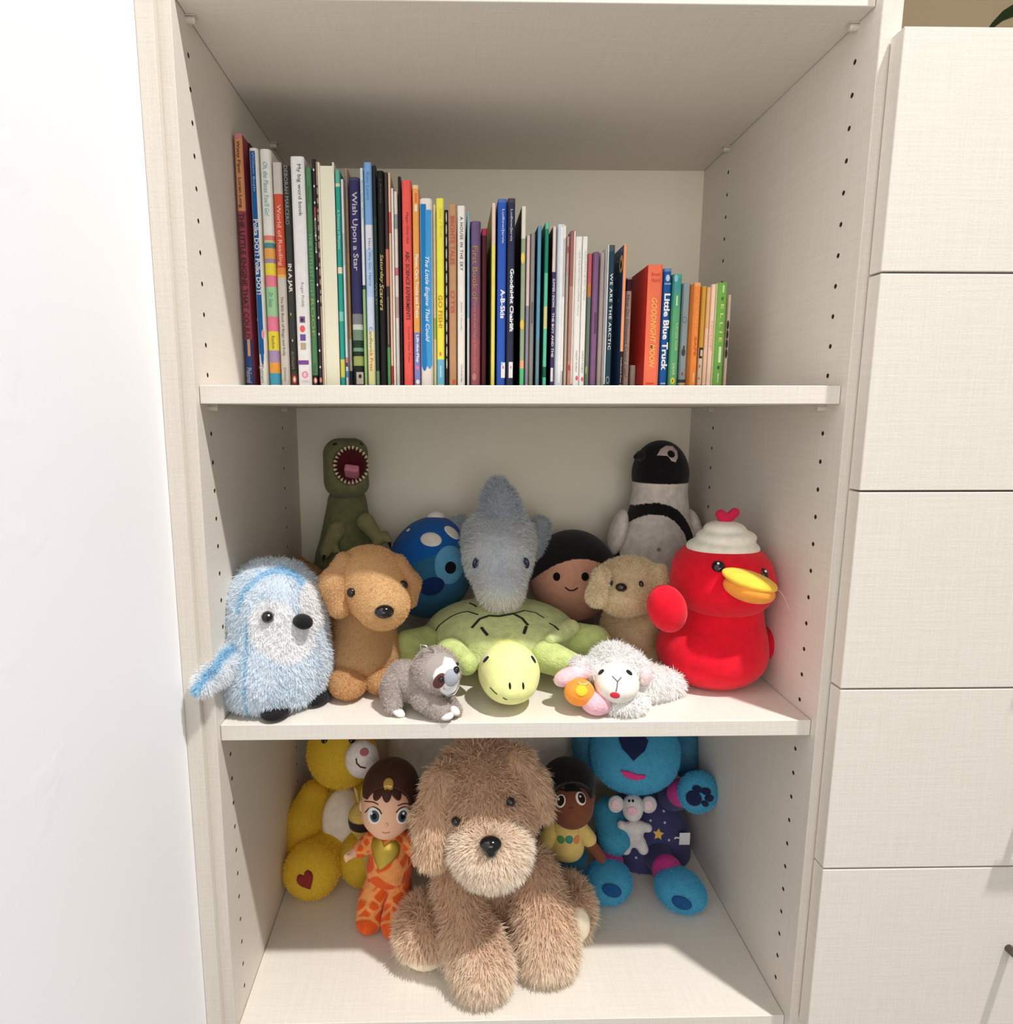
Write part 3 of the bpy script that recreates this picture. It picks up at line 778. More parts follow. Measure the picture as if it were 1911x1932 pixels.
book(782, 794, 349, (244, 166, 86), 'orange book with white title and a lilac block at the foot', 0.03, rnd=0.1,
     bands=[(349, 356, (250, 200, 150)), (627, 726, (128, 134, 196))],
     text=[('Planes, Cars, Trucks and Trains', 480, 600, (250, 246, 240), dict(bold=0.03, x=(0.25, 0.85))), ('Lift-the-Flap', 632, 684, (248, 248, 252), dict(bold=0.03, x=(0.25, 0.8)))],
     prints=[('rect', 0.35, 0.7, 364, 382, (238, 110, 80)), ('rect', 0.3, 0.75, 386, 399, (252, 226, 196)), ('ell', 0.2, 0.8, 690, 698, (240, 120, 176)), ('ell', 0.25, 0.85, 716, 725, (240, 236, 240)), ('ell', 0.38, 0.72, 718, 723, (70, 50, 110))])
book(795, 818, 374, (232, 224, 218), 'thick white book with a brush-stroke blue spine and white script', 0.026, rnd=0.5,
     prints=[('rect', 0.05, 0.5, 385, 692, (18, 118, 184)), ('rect', 0.45, 0.94, 396, 690, (66, 150, 208)), ('ell', 0.04, 0.5, 660, 700, (18, 118, 184)), ('ell', 0.5, 0.9, 670, 696, (66, 150, 208))],
     text=[('The Little Engine That Could', 484, 645, (236, 244, 250), dict(shear=0.3, bold=0.01, x=(0.3, 0.72)))])
book(818.5, 824.5, 386, (226, 210, 186), 'thin cream booklet with specks left of the yellow spine', 0.034, bands=[(600, 640, (176, 190, 120)), (700, 726, (206, 216, 180))])
book(825, 839, 374, (246, 226, 76), 'yellow book with brown lettering and a light blue foot', 0.028, rnd=0.05, bands=[(678, 726, (110, 182, 214))],
     text=[('Gay / Kids', 394, 448, (206, 200, 110), dict(x=(0.35, 0.75))), ('GO FISH!', 557, 619, (200, 120, 44), dict(bold=0.008, x=(0.2, 0.75)))], prints=[('ell', 0.3, 0.6, 664, 672, (236, 120, 84)), ('rect', 0.35, 0.6, 690, 712, (170, 216, 230))])
book(839.5, 847, 396, (26, 22, 24), 'thin black book with a broken white streak, right of the yellow one', 0.034, prints=[('ell', 0.35, 0.65, 400 + 23*i, 420 + 23*i, (220, 208, 198)) for i in range(13)])
book(848, 862, 385, (186, 142, 104), 'tan brown book with faded red capitals', 0.028, rnd=0.05, text=[('BRONTE TALES', 408, 500, (200, 78, 70), dict(bold=0.015, x=(0.15, 0.75))), ('OTIS', 548, 592, (206, 76, 70), dict(bold=0.015, x=(0.2, 0.75)))], prints=[('rect', 0.4, 0.8, 716, 725, (206, 86, 64))])
book(863.5, 877.5, 388, (232, 228, 221), 'white spine with widely spaced black capitals', 0.026, rnd=0.04, text=[('A HOUSE IN THE SKY', 409, 511, (48, 46, 46), dict(space=1.15, bold=0.008, x=(0.32, 0.72))), ('Jenkins + Gourley', 569, 624, (150, 148, 144), dict(shear=0.3, x=(0.35, 0.65))), ('Charlesbridge', 688, 721, (110, 108, 106), dict(x=(0.4, 0.66)))])
book(881, 886, 400, (132, 176, 194), 'thin book with dark teal cover and pale blue spine', 0.03, side=(20, 66, 78), bands=[(600, 726, (190, 202, 196))])
book(887, 906.5, 417, (138, 82, 98), 'mauve book fading to rose with gold lettering and a rounded head', 0.03, rnd=0.6, flush=True,
     bands=[(417, 462, (106, 84, 122)), (462, 520, (118, 86, 112)), (520, 580, (132, 84, 106)), (580, 640, (146, 84, 96)), (640, 726, (160, 86, 92))],
     text=[('First Book of', 464, 566, (160, 132, 84), dict(bold=0.015, x=(0.2, 0.7))), ('Fairies and the Nighty Moon Garden', 566, 700, (186, 140, 134), dict(x=(0.28, 0.58)))], prints=[('ell', 0.2, 0.6, 704, 718, (186, 130, 124))])
book(907.5, 917.5, 431, (72, 24, 34), 'dark maroon book with a pink head', 0.036, bands=[(431, 444, (176, 48, 82))], rnd=0.3)
book(926, 933.5, 383, (232, 222, 112), 'yellow spine on an olive covered book left of the bright blue one', 0.03, side=(164, 148, 66), bands=[(383, 462, (238, 204, 190))], pages=(236, 206, 190))
book(937, 953, 375, (44, 88, 180), 'bright blue book with bold white title', 0.026, rnd=0.1, side=(40, 56, 120), bands=[(375, 382, (86, 110, 180))],
     text=[('Ludlow/Jarvis', 395, 459, (214, 220, 236), dict(bold=0.01, x=(0.4, 0.75))), ('A-B-Skis', 546, 601, (246, 248, 250), dict(bold=0.035, x=(0.35, 0.9)))], prints=[('rect', 0.5, 0.98, 684, 713, (240, 240, 242)), ('ell', 0.65, 0.85, 690, 696, (196, 120, 170)), ('ell', 0.52, 0.7, 682, 690, (150, 190, 230))])
book(954.5, 968.5, 374, (44, 46, 72), 'navy book with bold white title, right of the bright blue one', 0.026, rnd=0.1, bands=[(374, 382, (70, 66, 76))],
     text=[('Ludlow/Jarvis', 395, 455, (206, 208, 216), dict(bold=0.01, x=(0.3, 0.68))), ('Goodnight Chairlift', 507, 626, (246, 248, 250), dict(bold=0.035, x=(0.25, 0.92)))], prints=[('rect', 0.35, 0.9, 683, 713, (240, 240, 242)), ('ell', 0.55, 0.75, 690, 696, (206, 130, 170))])
book(980, 988.5, 389, (150, 168, 136), 'black covered book whose sage spine carries yellow lemons and a green foot', 0.028, side=(26, 22, 20), bands=[(389, 450, (226, 220, 202)), (680, 695, (238, 172, 126)), (695, 726, (86, 198, 130))], prints=[('ell', -0.05, 0.8, 476, 498, (236, 204, 92)), ('ell', -0.05, 0.8, 602, 622, (234, 192, 70))])
book(989.5, 996.5, 444, (226, 198, 192), 'thin pale pink book over a grey lower half', 0.032, bands=[(577, 726, (146, 142, 158))])
book(997, 1006, 440, (150, 146, 142), 'plain grey book between the pale pink and the blue ones', 0.036, rnd=0.2, prints=[('rect', 0.3, 0.7, 570, 610, (110, 108, 110))])
book(1010, 1017, 426, (96, 152, 178), 'slate-blue spine with a deep navy cover, left of the emerald one', 0.03, side=(30, 60, 90), bands=[(640, 726, (110, 140, 150))])
book(1023.5, 1030.5, 420, (96, 190, 158), 'mint-green spine with an emerald cover', 0.028, side=(18, 100, 84), bands=[(432, 515, (30, 130, 104)), (578, 620, (206, 204, 140)), (692, 712, (24, 90, 72))])
book(1037.5, 1044, 427, (66, 50, 104), 'purple and pale pink spine on a black covered book', 0.028, side=(28, 20, 24), bands=[(427, 513, (224, 206, 200))],
     text=[('SUMMER / SNOWS', 526, 580, (236, 226, 232), dict(bold=0.02, x=(0.15, 0.85))), ('THE BOY AND THE', 590, 674, (236, 226, 232), dict(bold=0.02, x=(0.15, 0.85)))], prints=[('rect', 0.1, 0.85, 694, 720, (226, 214, 222))])
book(1045, 1062, 423, (208, 216, 222), 'pale icy blue and white book', 0.03, rnd=0.4, prints=[('rect', 0.68, 0.95, 426, 700, (232, 230, 224)), ('rect', 0.4, 0.66, 428, 722, (238, 240, 244)), ('rect', 0.72, 0.9, 450, 560, (180, 186, 184))])
book(1062.5, 1068.5, 446, (196, 178, 160), 'thin beige-pink book left of the pair of white ones', 0.035, bands=[(446, 520, (204, 164, 152))], prints=[('ell', 0.2, 0.8, 464, 478, (176, 92, 86))])
book(1070, 1079, 435, (178, 138, 126), 'dusty rose book with a cream edge beside the two white spines', 0.032, bands=[(435, 540, (160, 104, 104)), (680, 726, (196, 140, 130))], prints=[('rect', 0.72, 0.98, 436, 724, (240, 226, 208)), ('ell', 0.05, 0.5, 688, 700, (178, 60, 62))])
book(1079.5, 1092, 446, (236, 231, 225), 'left one of a pair of white books with faint grey lettering and a red balloon', 0.026, rnd=0.03, text=[("SAVE THE WAY'S ENCYCLOPEDIA / Monroe", 474, 596, (176, 170, 166), dict(x=(0.42, 0.7))), ("CHILD'S WORLD", 661, 702, (96, 92, 92), dict(x=(0.35, 0.62)))], prints=[('ell', 0.4, 0.85, 709, 718, (222, 90, 116))])
book(1092.6, 1102, 446, (236, 231, 225), 'right one of a pair of white books with faint grey lettering and a red balloon', 0.026, rnd=0.03, text=[('A POCKETFUL OF PETS / Monroe', 474, 566, (170, 164, 160), dict(x=(0.4, 0.72))), ("CHILD'S WORLD", 662, 704, (100, 96, 96), dict(x=(0.38, 0.7)))], prints=[('ell', 0.35, 0.8, 711, 720, (222, 90, 116))])
book(1102.6, 1111, 478, (118, 136, 118), 'sage green book with a pink and orange head', 0.036, bands=[(478, 535, (216, 108, 112)), (535, 560, (214, 138, 70))], prints=[('ell', 0.05, 0.5, 690, 706, (190, 182, 130))])
book(1113, 1124, 475, (126, 90, 128), 'plain purple book in the middle of the row', 0.03, rnd=0.4, prints=[('rect', 0.4, 0.75, 590, 630, (96, 62, 94))])
book(1125, 1134, 476, (186, 172, 164), 'warm grey book between the purple and the dark navy ones', 0.04)
book(1135.5, 1152, 462, (34, 62, 76), 'dark teal book with widely spaced white capitals and a white cover edge', 0.026, rnd=0.03, side=(224, 222, 220), bands=[(462, 474, (66, 86, 94))],
     prints=[('rect', 0.0, 0.14, 462, 725, (226, 224, 222)), ('ell', 0.3, 0.8, 710, 724, (150, 156, 158)), ('ell', 0.36, 0.74, 712, 722, (34, 62, 76))], text=[('WE ARE THE ARCTIC', 516, 660, (236, 238, 238), dict(space=1.15, bold=0.01, x=(0.42, 0.8)))])
sea = book(1168, 1174, 461, (244, 158, 116), 'bright orange spine on a navy starry picture book', 0.026, side=(26, 60, 98), bands=[(663, 726, (40, 32, 32))], text=[('Candlewick Press', 674, 722, (226, 214, 204), dict(x=(0.2, 0.6)))])
sx_ = at(1168, 725, 0.168)[0] - 0.0002
def cover_art(y0, y1, py0, py1, colour, n=10):
    z1, z0 = at(1168, py0, 0.168)[2], at(1168, py1, 0.168)[2]
    pts = [(sx_, (y0+y1)/2 + (y1-y0)/2*math.cos(t_), (z0+z1)/2 + (z1-z0)/2*math.sin(t_)) for t_ in np.linspace(0, 2*math.pi, n, endpoint=False)]
    raw_mesh('cover_picture', pts, [tuple(range(n))], colour_key(colour, 0.45, 'ink'), sea, smooth=False)
cover_art(0.171, 0.189, 476, 512, (236, 188, 110), 8); cover_art(0.176, 0.184, 486, 504, (60, 44, 40), 8)
for yy, zz in ((0.178, 466), (0.196, 482), (0.205, 512), (0.200, 536), (0.186, 560)): cover_art(yy, yy + 0.003, zz, zz + 4, (190, 206, 224), 6)
book(1174.6, 1186, 524, (176, 150, 142), 'mauve-grey spine with handwritten letters and a dark plum head', 0.045, rnd=0.2, bands=[(527, 549, (58, 24, 40))], text=[("How Do Dinosaurs Count Cats?", 556, 712, (70, 46, 46), dict(shear=0.2, x=(0.15, 0.6)))])
book(1188, 1199, 689, (176, 164, 148), 'small low grey booklet at the foot of the coral book', 0.06, depth=0.09)
book(1212, 1241.5, 499, (246, 116, 84), 'thick coral red book with yellow italic title', 0.022, rnd=0.02, side=(196, 48, 40), flush=True,
     text=[('GOODNIGHT MOON', 562, 693, (248, 200, 96), dict(shear=0.25, bold=0.012, x=(0.3, 0.68)))] + [(s_, y0, y1, (206, 62, 50), dict(x=(0.22, 0.8), flat=True)) for s_, y0, y1 in (('Brown', 514, 521), ('Hurd', 525, 533))], prints=[('rect', 0.15, 0.7, 722, 725, (214, 66, 52))])
book(1243, 1258, 506, (24, 84, 152), 'blue board book with chunky white title', 0.024, rnd=0.3, flush=True, bands=[(506, 512, (100, 134, 176))],
     text=[('Little Blue Truck', 554, 699, (240, 240, 240), dict(bold=0.035, x=(0.15, 0.9)))], prints=[('ell', 0.25, 0.75, 518, 531, (190, 202, 216)), ('rect', 0.1, 0.9, 534, 537, (140, 164, 196)), ('rect', 0.2, 0.8, 722, 725, (150, 170, 200))])
book(1260.5, 1278, 517, (90, 164, 116), 'green and teal board book with small pale lettering', 0.028, rnd=0.3, flush=True, bands=[(517, 524, (70, 170, 140)), (524, 552, (70, 150, 150)), (552, 580, (74, 158, 132))],
     prints=[('ell', 0.1, 0.5, 518, 532, (140, 190, 214)), ('rect', 0.4, 0.6, 558, 577, (190, 214, 150)), ('ell', 0.2, 0.7, 712, 725, (214, 206, 60)), ('ell', 0.4, 0.5, 716, 721, (40, 40, 30))], text=[('SUCCESS TIGER', 609, 662, (190, 216, 150), dict(bold=0.01, x=(0.5, 0.76))), ('DEAR', 686, 708, (220, 232, 170), dict(x=(0.35, 0.62)))])
book(1279.5, 1294, 534, (146, 164, 170), 'grey-blue board book with a small dark bird figure', 0.04, flush=True, rnd=0.2, bands=[(716, 722, (60, 66, 90)), (722, 726, (206, 176, 130))],
     prints=[('ell', 0.1, 0.7, 597, 610, (110, 126, 140)), ('ell', 0.2, 0.6, 599, 608, (146, 164, 170)), ('ell', 0.2, 0.7, 657, 672, (76, 70, 72)), ('ell', 0.35, 0.6, 652, 659, (76, 70, 72)), ('ell', 0.3, 0.6, 702, 709, (176, 90, 110))])
book(1296, 1313, 533, (238, 136, 64), 'plain orange board book left of the golden yellow one', 0.026, rnd=0.05, flush=True, bands=[(533, 540, (238, 160, 110))], text=[('ORANGE', 556, 634, (242, 172, 92), dict(x=(0.3, 0.65))), ('SAFE', 636, 672, (196, 96, 50), dict(bold=0.02, x=(0.35, 0.7)))], prints=[('rect', 0.4, 0.65, 704, 722, (246, 190, 130))])
book(1314.5, 1324, 540, (208, 160, 66), 'golden yellow book with a cream foot and a dark bracket mark', 0.034, rnd=0.2, bands=[(656, 726, (214, 196, 168))], prints=[('rect', 0.1, 0.35, 658, 674, (60, 34, 30)), ('rect', 0.1, 0.85, 656, 660, (60, 34, 30)), ('rect', 0.1, 0.75, 672, 676, (60, 34, 30)), ('ell', 0.2, 0.5, 688, 694, (176, 110, 90)), ('ell', 0.2, 0.5, 712, 716, (176, 110, 90))])
book(1324.6, 1332, 542, (226, 178, 128), 'thin apricot booklet beside the golden yellow one', 0.034, bands=[(620, 726, (234, 196, 170))])
book(1332.5, 1341, 536, (238, 206, 182), 'pale peach book with a small reddish lettering strip', 0.032, text=[('A LITTLE STORY', 605, 662, (214, 110, 84), dict(x=(0.3, 0.6)))])
book(1343, 1363, 533, (112, 168, 76), 'leaf-green board book with pale yellow widely spaced capitals', 0.026, rnd=0.25, flush=True, side=(240, 226, 206), pages=(244, 236, 220),
     text=[('ELLIE', 574, 646, (222, 226, 130), dict(space=1.6, bold=0.012, x=(0.35, 0.65)))], prints=[('ell', 0.35, 0.6, 560, 567, (70, 110, 60)), ('ell', 0.35, 0.6, 690, 697, (60, 96, 60)), ('rect', 0.42, 0.62, 538, 552, (190, 214, 150)), ('rect', 0.4, 0.66, 654, 684, (206, 226, 180)), ('rect', 0.42, 0.56, 704, 722, (190, 214, 160))])
book(1364, 1370.5, 556, (206, 186, 166), 'small beige book with black blots, rightmost on the shelf', 0.045, rnd=0.3, flush=True, prints=[('ell', 0.0, 0.7, 604 + 18*i, 622 + 18*i, (44, 46, 48)) for i in range(4)])
finish_texts()

# ------------------------------------------------------------------ plush toys on the middle shelf
FZ = Z_S2T
def base_at(px, y, z): p = at(px, 1200, y); return (p[0], y, z)
def near(P, c, r): return ((((P - np.asarray(c)) / np.asarray(r)) ** 2).sum(axis=1) < 1.0)
def ball(px, py, y, rx, rz, ry):      # centre and radii of an ellipsoid region for colour tests
    p = at(px, py, y); s = mpp(p); return p, (rx * s, ry, rz * s)
def fur(count, length, width=0.0009, **k):
    d = dict(count=count, length=length, width=width); d.update(k); return d

# --- tyrannosaur at the back left
t = thing('plush_dinosaur', base_at(655, 0.37, FZ), 'olive green plush dinosaur roaring with open mouth at the back left', 'plush toy')
b = Body(0.018); b.floor = FZ
b.E(655, 1085, 0.37, 62, 70, 0.055); b.K(655, 1040, 0.375, 55, 655, 950, 0.375, 37); b.E(640, 1120, 0.36, 55, 50, 0.05)
b.K(660, 1140, 0.37, 40, 690, 1150, 0.42, 22)
soft(t, 'body', b, (112, 112, 74), M_PILE, 0.003)
hd = Body(0.012)
hq = at(653, 878, 0.362); hd.rbox(hq, (41 * mpp(hq), 0.046, 50 * mpp(hq)), 0.024, (0, 0, 8)); hd.E(656, 918, 0.345, 37, 20, 0.036)
MOUTH = ball(662, 878, 0.318, 33, 36, 0.034)
un = Body(0.012); un.prims = list(hd.prims)
hd.cut(662, 878, 0.318, 33, 36, 0.034)
soft(t, 'head', hd, lambda P, N: np.where(near(P, MOUTH[0], np.array(MOUTH[1]) * 1.03)[:, None], lin((96, 24, 30)), lin((112, 112, 74))), M_PILE, 0.002)
tg = Body(0.004); tg.rbox(at(664, 890, 0.335), (0.0115, 0.014, 0.006), 0.003, (-35, 8, 0))
soft(t, 'tongue', tg, (214, 128, 146), M_VELVET, 0.0015)
tv, tf = [], []
for k in range(26):
    a = 2 * math.pi * k / 26
    p, n = un.hit(662 + 31 * math.cos(a), 878 + 34 * math.sin(a)); s = mpp(p)
    c = un.hit(662, 878)[0]; d = c - p; d -= n * (d @ n); d /= np.linalg.norm(d)
    L = (7 if k not in (5, 6) else 9) * s
    v, f = lathe_data([(3.2 * s, 0), (2.1 * s, L * 0.5), (0.0, L)], 6, p - d * 1.5 * s + n * 0.0008, d)
    raw_mesh('tooth', v, f, plain('cream_felt', (206, 194, 158), 0.9), t)
for x, y in ((632, 838), (682, 838)): button(t, 'eye', un, x, y, 4, M_GLOSS)
for sx, p in ((-1, ((636, 1000, 0.335), (616, 1038, 0.315))), (1, ((690, 985, 0.335), (714, 1018, 0.318)))):
    ar = Body(0.006); ar.K(*p[0], 17, *p[1], 11); ar.K(*p[1], 9, p[1][0] - 4, p[1][1] + 10, p[1][2] - 0.008, 6); ar.K(p[1][0] + 12, p[1][1] - 8, p[1][2], 9, p[1][0] + 20, p[1][1] + 4, p[1][2] - 0.008, 6)
    o = soft(t, 'arm', ar, (140, 136, 92), M_PILE, 0.0025)
    for dx, dy in ((-4, 16), (21, 12)):
        q = at(p[1][0] + dx, p[1][1] + dy, p[1][2] - 0.012); v, f = lathe_data([(0.003, 0), (0.002, 0.006), (0.0, 0.013)], 7, q + (0, 0, 0.006), (0.2 * sx, -0.3, -1))
        raw_mesh('claw', v, f, M_BLACKFELT, o)

# --- round blue plush
t = thing('round_plush', base_at(812, 0.35, FZ), 'round dark blue plush with white spots and a pale blue eye patch', 'plush toy')
b = Body(0.01); b.E(812, 1070, 0.352, 82, 97, 0.078, (0, 18, 0))
p0 = at(812, 1070, 0.352)
def blue_c(P, N):
    d = P - p0; up = d[:, 2] * 0.93 + d[:, 0] * -0.36
    low = d[:, 2] * 0.86 + d[:, 0] * -0.5
    c = np.tile(lin((44, 104, 142)), (len(P), 1)); c[up > 0.030] = lin((14, 92, 172)); c[low < -0.052] = lin((24, 132, 156)); return c
soft(t, 'body', b, blue_c, M_VELVET, 0.0022)
patch(t, 'eye_patch', b, 851, 1066, (31, 36, 10), (96, 162, 200), 0.0005)
patch(t, 'eye', b, 850, 1071, (11.5, 11.5, 0), (12, 10, 14), 0.0011)
patch(t, 'nose', b, 815, 1107, (24, 18, -18), (18, 42, 96), 0.0007)
for x, y, rx, ry, rot in ((813, 1017, 20, 15, 12), (853, 1004, 12, 17, -20), (735, 1036, 9, 12, 0), (770, 1000, 5, 4, 0)): patch(t, 'spot', b, x, y, (rx, ry, rot), (238, 232, 222), 0.0006)
fn = Body(0.005); fn.E(822, 976, 0.36, 17, 12, 0.011); soft(t, 'top_tuft', fn, (238, 232, 222), M_VELVET, 0.002)
patch(t, 'cheek', b, 783, 1098, (6, 8, 0), (206, 60, 96), 0.0006)

# --- grey dolphin leaning over the turtle
t = thing('plush_dolphin', base_at(940, 0.30, FZ), 'fluffy grey-blue plush dolphin with dark dorsal fin lying on the turtle', 'plush toy')
b = Body(0.02)
b.K(944, 1118, 0.185, 30, 940, 1055, 0.215, 56); b.K(940, 1055, 0.215, 56, 940, 1020, 0.27, 62); b.K(940, 1020, 0.27, 60, 938, 1040, 0.37, 44); b.E(944, 1110, 0.175, 40, 34, 0.03)
cc, cr = ball(945, 1132, 0.17, 46, 30, 0.05)
def dol(P, N):
    c = np.tile(lin((226, 231, 235)), (len(P), 1)); q = (P[:, 2] - at(945, 1118, 0.16)[2]) / 0.02
    w = np.clip(0.5 - q, 0, 1)[:, None] * (P[:, 1] < 0.23)[:, None]
    g = np.clip(1 - np.abs(P[:, 0] - p1[0]) / 0.024, 0, 1)[:, None] * (P[:, 1] < 0.22)[:, None]
    c = c * (1 - 0.35 * g) + lin((176, 196, 226)) * 0.35 * g
    return c * (1 - w) + lin((240, 236, 224)) * w
p1 = at(943, 1085, 0.19)
soft(t, 'body', b, dol, None, 0.003, fur(26000, 0.0085, 0.0010, jitter=0.35, comb=(0, -0.35, -0.6), vary=0.10))
f2 = Body(0.012); f2.K(938, 918, 0.285, 17, 942, 950, 0.275, 30); f2.K(942, 950, 0.275, 32, 944, 985, 0.265, 46)
soft(t, 'dorsal_fin', f2, (182, 194, 206), None, 0.003, fur(7000, 0.009, 0.0010, jitter=0.35, comb=(0, -0.2, 0.1)))
for x, s_ in ((868, -1), (1016, 1)):
    f3 = Body(0.01); f3.K(x, 995, 0.36, 22, x - s_ * 12, 1030, 0.34, 26); soft(t, 'flipper', f3, (176, 188, 198), None, 0.003, fur(3000, 0.007, 0.0010, jitter=0.35))
for x in (900, 989): button(t, 'eye', b, x, 1062, 5, plain('dark_blue_eye', (18, 34, 66), 0.2), ry_px=11, depth=1.5, rot=10 if x > 940 else -10, sink=-0.5)

# --- round black-and-peach plush, a plain stand-in
t = thing('round_plush', base_at(1080, 0.35, FZ), 'round peach plush ball with a smooth black top between dolphin and puppy', 'plush toy')
b = Body(0.01); b.E(1080, 1085, 0.355, 82, 86, 0.074)
p2 = at(1080, 1085, 0.355)
def peach(P, N):
    d = P - p2; e = d[:, 2] + 0.35 * d[:, 1] + 6.0 * d[:, 0] ** 2
    return np.where((e > 0.020)[:, None], lin((26, 22, 24)), lin((226, 166, 138)))
soft(t, 'body', b, peach, M_VELVET, 0.0018)
for x in (1050, 1104): patch(t, 'eye', b, x, 1088, (7, 8, 0), (16, 12, 14), 0.0006)
stitch(t, 'smile', b, [(1066, 1108), (1074, 1114), (1082, 1114), (1090, 1109)], 1.6, (60, 30, 28))

# --- black and white penguin at the back right
t = thing('plush_penguin', base_at(1240, 0.37, FZ), 'black headed white plush penguin with a dark chest band at the back right', 'plush toy')
b = Body(0.02); b.floor = FZ
b.E(1238, 1060, 0.365, 82, 95, 0.060); b.K(1240, 1000, 0.37, 62, 1246, 905, 0.37, 46); b.E(1245, 885, 0.37, 49, 54, 0.042); b.E(1238, 1120, 0.36, 76, 70, 0.06)
zn = at(1245, 914, 0.33)[2]; pb = at(1240, 1045, 0.31); s_ = mpp(pb)
def peng(P, N):
    c = np.tile(lin((222, 212, 202)), (len(P), 1))
    d = (P - pb) / s_; r = np.sqrt((d[:, 0] / 70) ** 2 + (d[:, 2] / 84) ** 2)
    c[(r > 0.86) & (r < 1.12) & (d[:, 2] > -45) & (P[:, 1] < 0.375)] = lin((20, 18, 20))
    c[(r <= 0.86)] = lin((214, 206, 198))
    c[P[:, 1] > 0.385] = lin((26, 24, 26)); c[P[:, 2] > zn] = lin((20, 18, 20)); return c
soft(t, 'body', b, peng, M_PILE, 0.002)
patch(t, 'eye_patch', b, 1262, 853, [(-22, 4), (-14, -8), (-2, -16), (12, -16), (18, -4), (16, 10), (10, 20), (2, 18), (-4, 8), (-14, 6)], (196, 176, 170), 0.0006)
patch(t, 'eye', b, 1266, 857, (7, 7.5, 0), (12, 10, 12), 0.0013)
bk = Body(0.006); bk.K(1208, 860, 0.335, 10, 1200, 862, 0.325, 5); soft(t, 'beak', bk, (28, 26, 28), M_VELVET, 0.0018)
for x, xx in ((1152, 1178), (1318, 1298)):
    w = Body(0.01); w.E((x + xx) / 2, 1005, 0.36, 15, 46, 0.028, (0, 14 if x < 1200 else -12, 0)); soft(t, 'wing', w, (220, 212, 204), M_PILE, 0.003)
patch(t, 'belly_button', b, 1243, 1037, (4, 4, 0), (150, 130, 122), 0.0006)

# --- turtle
t = thing('plush_turtle', base_at(950, 0.17, FZ), 'pale green plush turtle with black-lined shell lying in the middle', 'plush toy')
sc_ = at_z(945, 1247, FZ); SH = np.array([at(945, 1200, 0.205)[0], 0.205, FZ + 0.050])
sh = Body(0.012)
sh.ell(SH, (0.108, 0.098, 0.040)); sh.ell(SH + (0, 0, -0.010), (0.120, 0.106, 0.018), (3, 0, 0))
sh.K(1040, 1206, 0.112, 9, 1078, 1184, 0.15, 15, 0.02)
soft(t, 'shell', sh, (206, 216, 150), M_PILE, 0.0025)
bd = Body(0.014); bd.floor = FZ
bd.ell((SH[0], SH[1] + 0.005, FZ + 0.024), (0.098, 0.085, 0.026)); bd.K(955, 1250, 0.105, 42, 955, 1235, 0.15, 50)
soft(t, 'belly', bd, (230, 230, 132), M_PILE, 0.003)
hd = Body(0.01); hd.E(960, 1268, 0.066, 58, 55, 0.044); hd.E(962, 1292, 0.046, 44, 30, 0.030)
soft(t, 'head', hd, (236, 238, 160), M_VELVET, 0.0022)
for pts, rr in (([(800, 1222, 0.165), (772, 1222, 0.15)], (40, 34)), ([(1085, 1216, 0.165), (1118, 1215, 0.15)], (42, 36)),
                ([(850, 1232, 0.115), (880, 1252, 0.085)], (30, 22)), ([(1030, 1238, 0.115), (1080, 1258, 0.09)], (32, 26))):
    w = Body(0.01); w.floor = FZ; w.K(*pts[0], rr[0], *pts[1], rr[1]); soft(t, 'flipper', w, (194, 208, 132), M_PILE, 0.003)
for pts, r in (([(890, 1185), (905, 1168), (922, 1162), (942, 1163)], 3), ([(942, 1163), (968, 1158), (985, 1167), (996, 1180)], 3), ([(902, 1160), (880, 1153), (856, 1160), (830, 1178), (818, 1196)], 1.8),
               ([(968, 1158), (990, 1152), (1010, 1156), (1026, 1166)], 1.6), ([(908, 1184), (914, 1192), (920, 1199)], 3.2), ([(993, 1182), (990, 1190), (988, 1196)], 3.4), ([(1036, 1176), (1046, 1181), (1054, 1189)], 1.8), ([(886, 1138), (893, 1141), (899, 1145)], 2)):
    stitch(t, 'shell_line', sh, pts, r, (34, 34, 24), 10)
for x, y in ((916, 1243), (1007, 1243)):
    patch(t, 'eye_white', hd, x, y, (6, 9, 15), (236, 236, 230), 0.0005); patch(t, 'eye', hd, x + (1 if x < 950 else -1), y + 1, (4, 7.5, 15), (14, 12, 16), 0.0011)
for x in (962, 987): patch(t, 'nostril', hd, x, 1294, (2.2, 6.5, 6 if x > 970 else -6), (22, 26, 14), 0.0005)
stitch(t, 'mouth', hd, [(925, 1297), (931, 1304), (938, 1310)], 1.4, (70, 76, 30), 8)
stitch(t, 'mouth', hd, [(949, 1316), (953, 1319), (957, 1320)], 1.4, (70, 76, 30), 6)

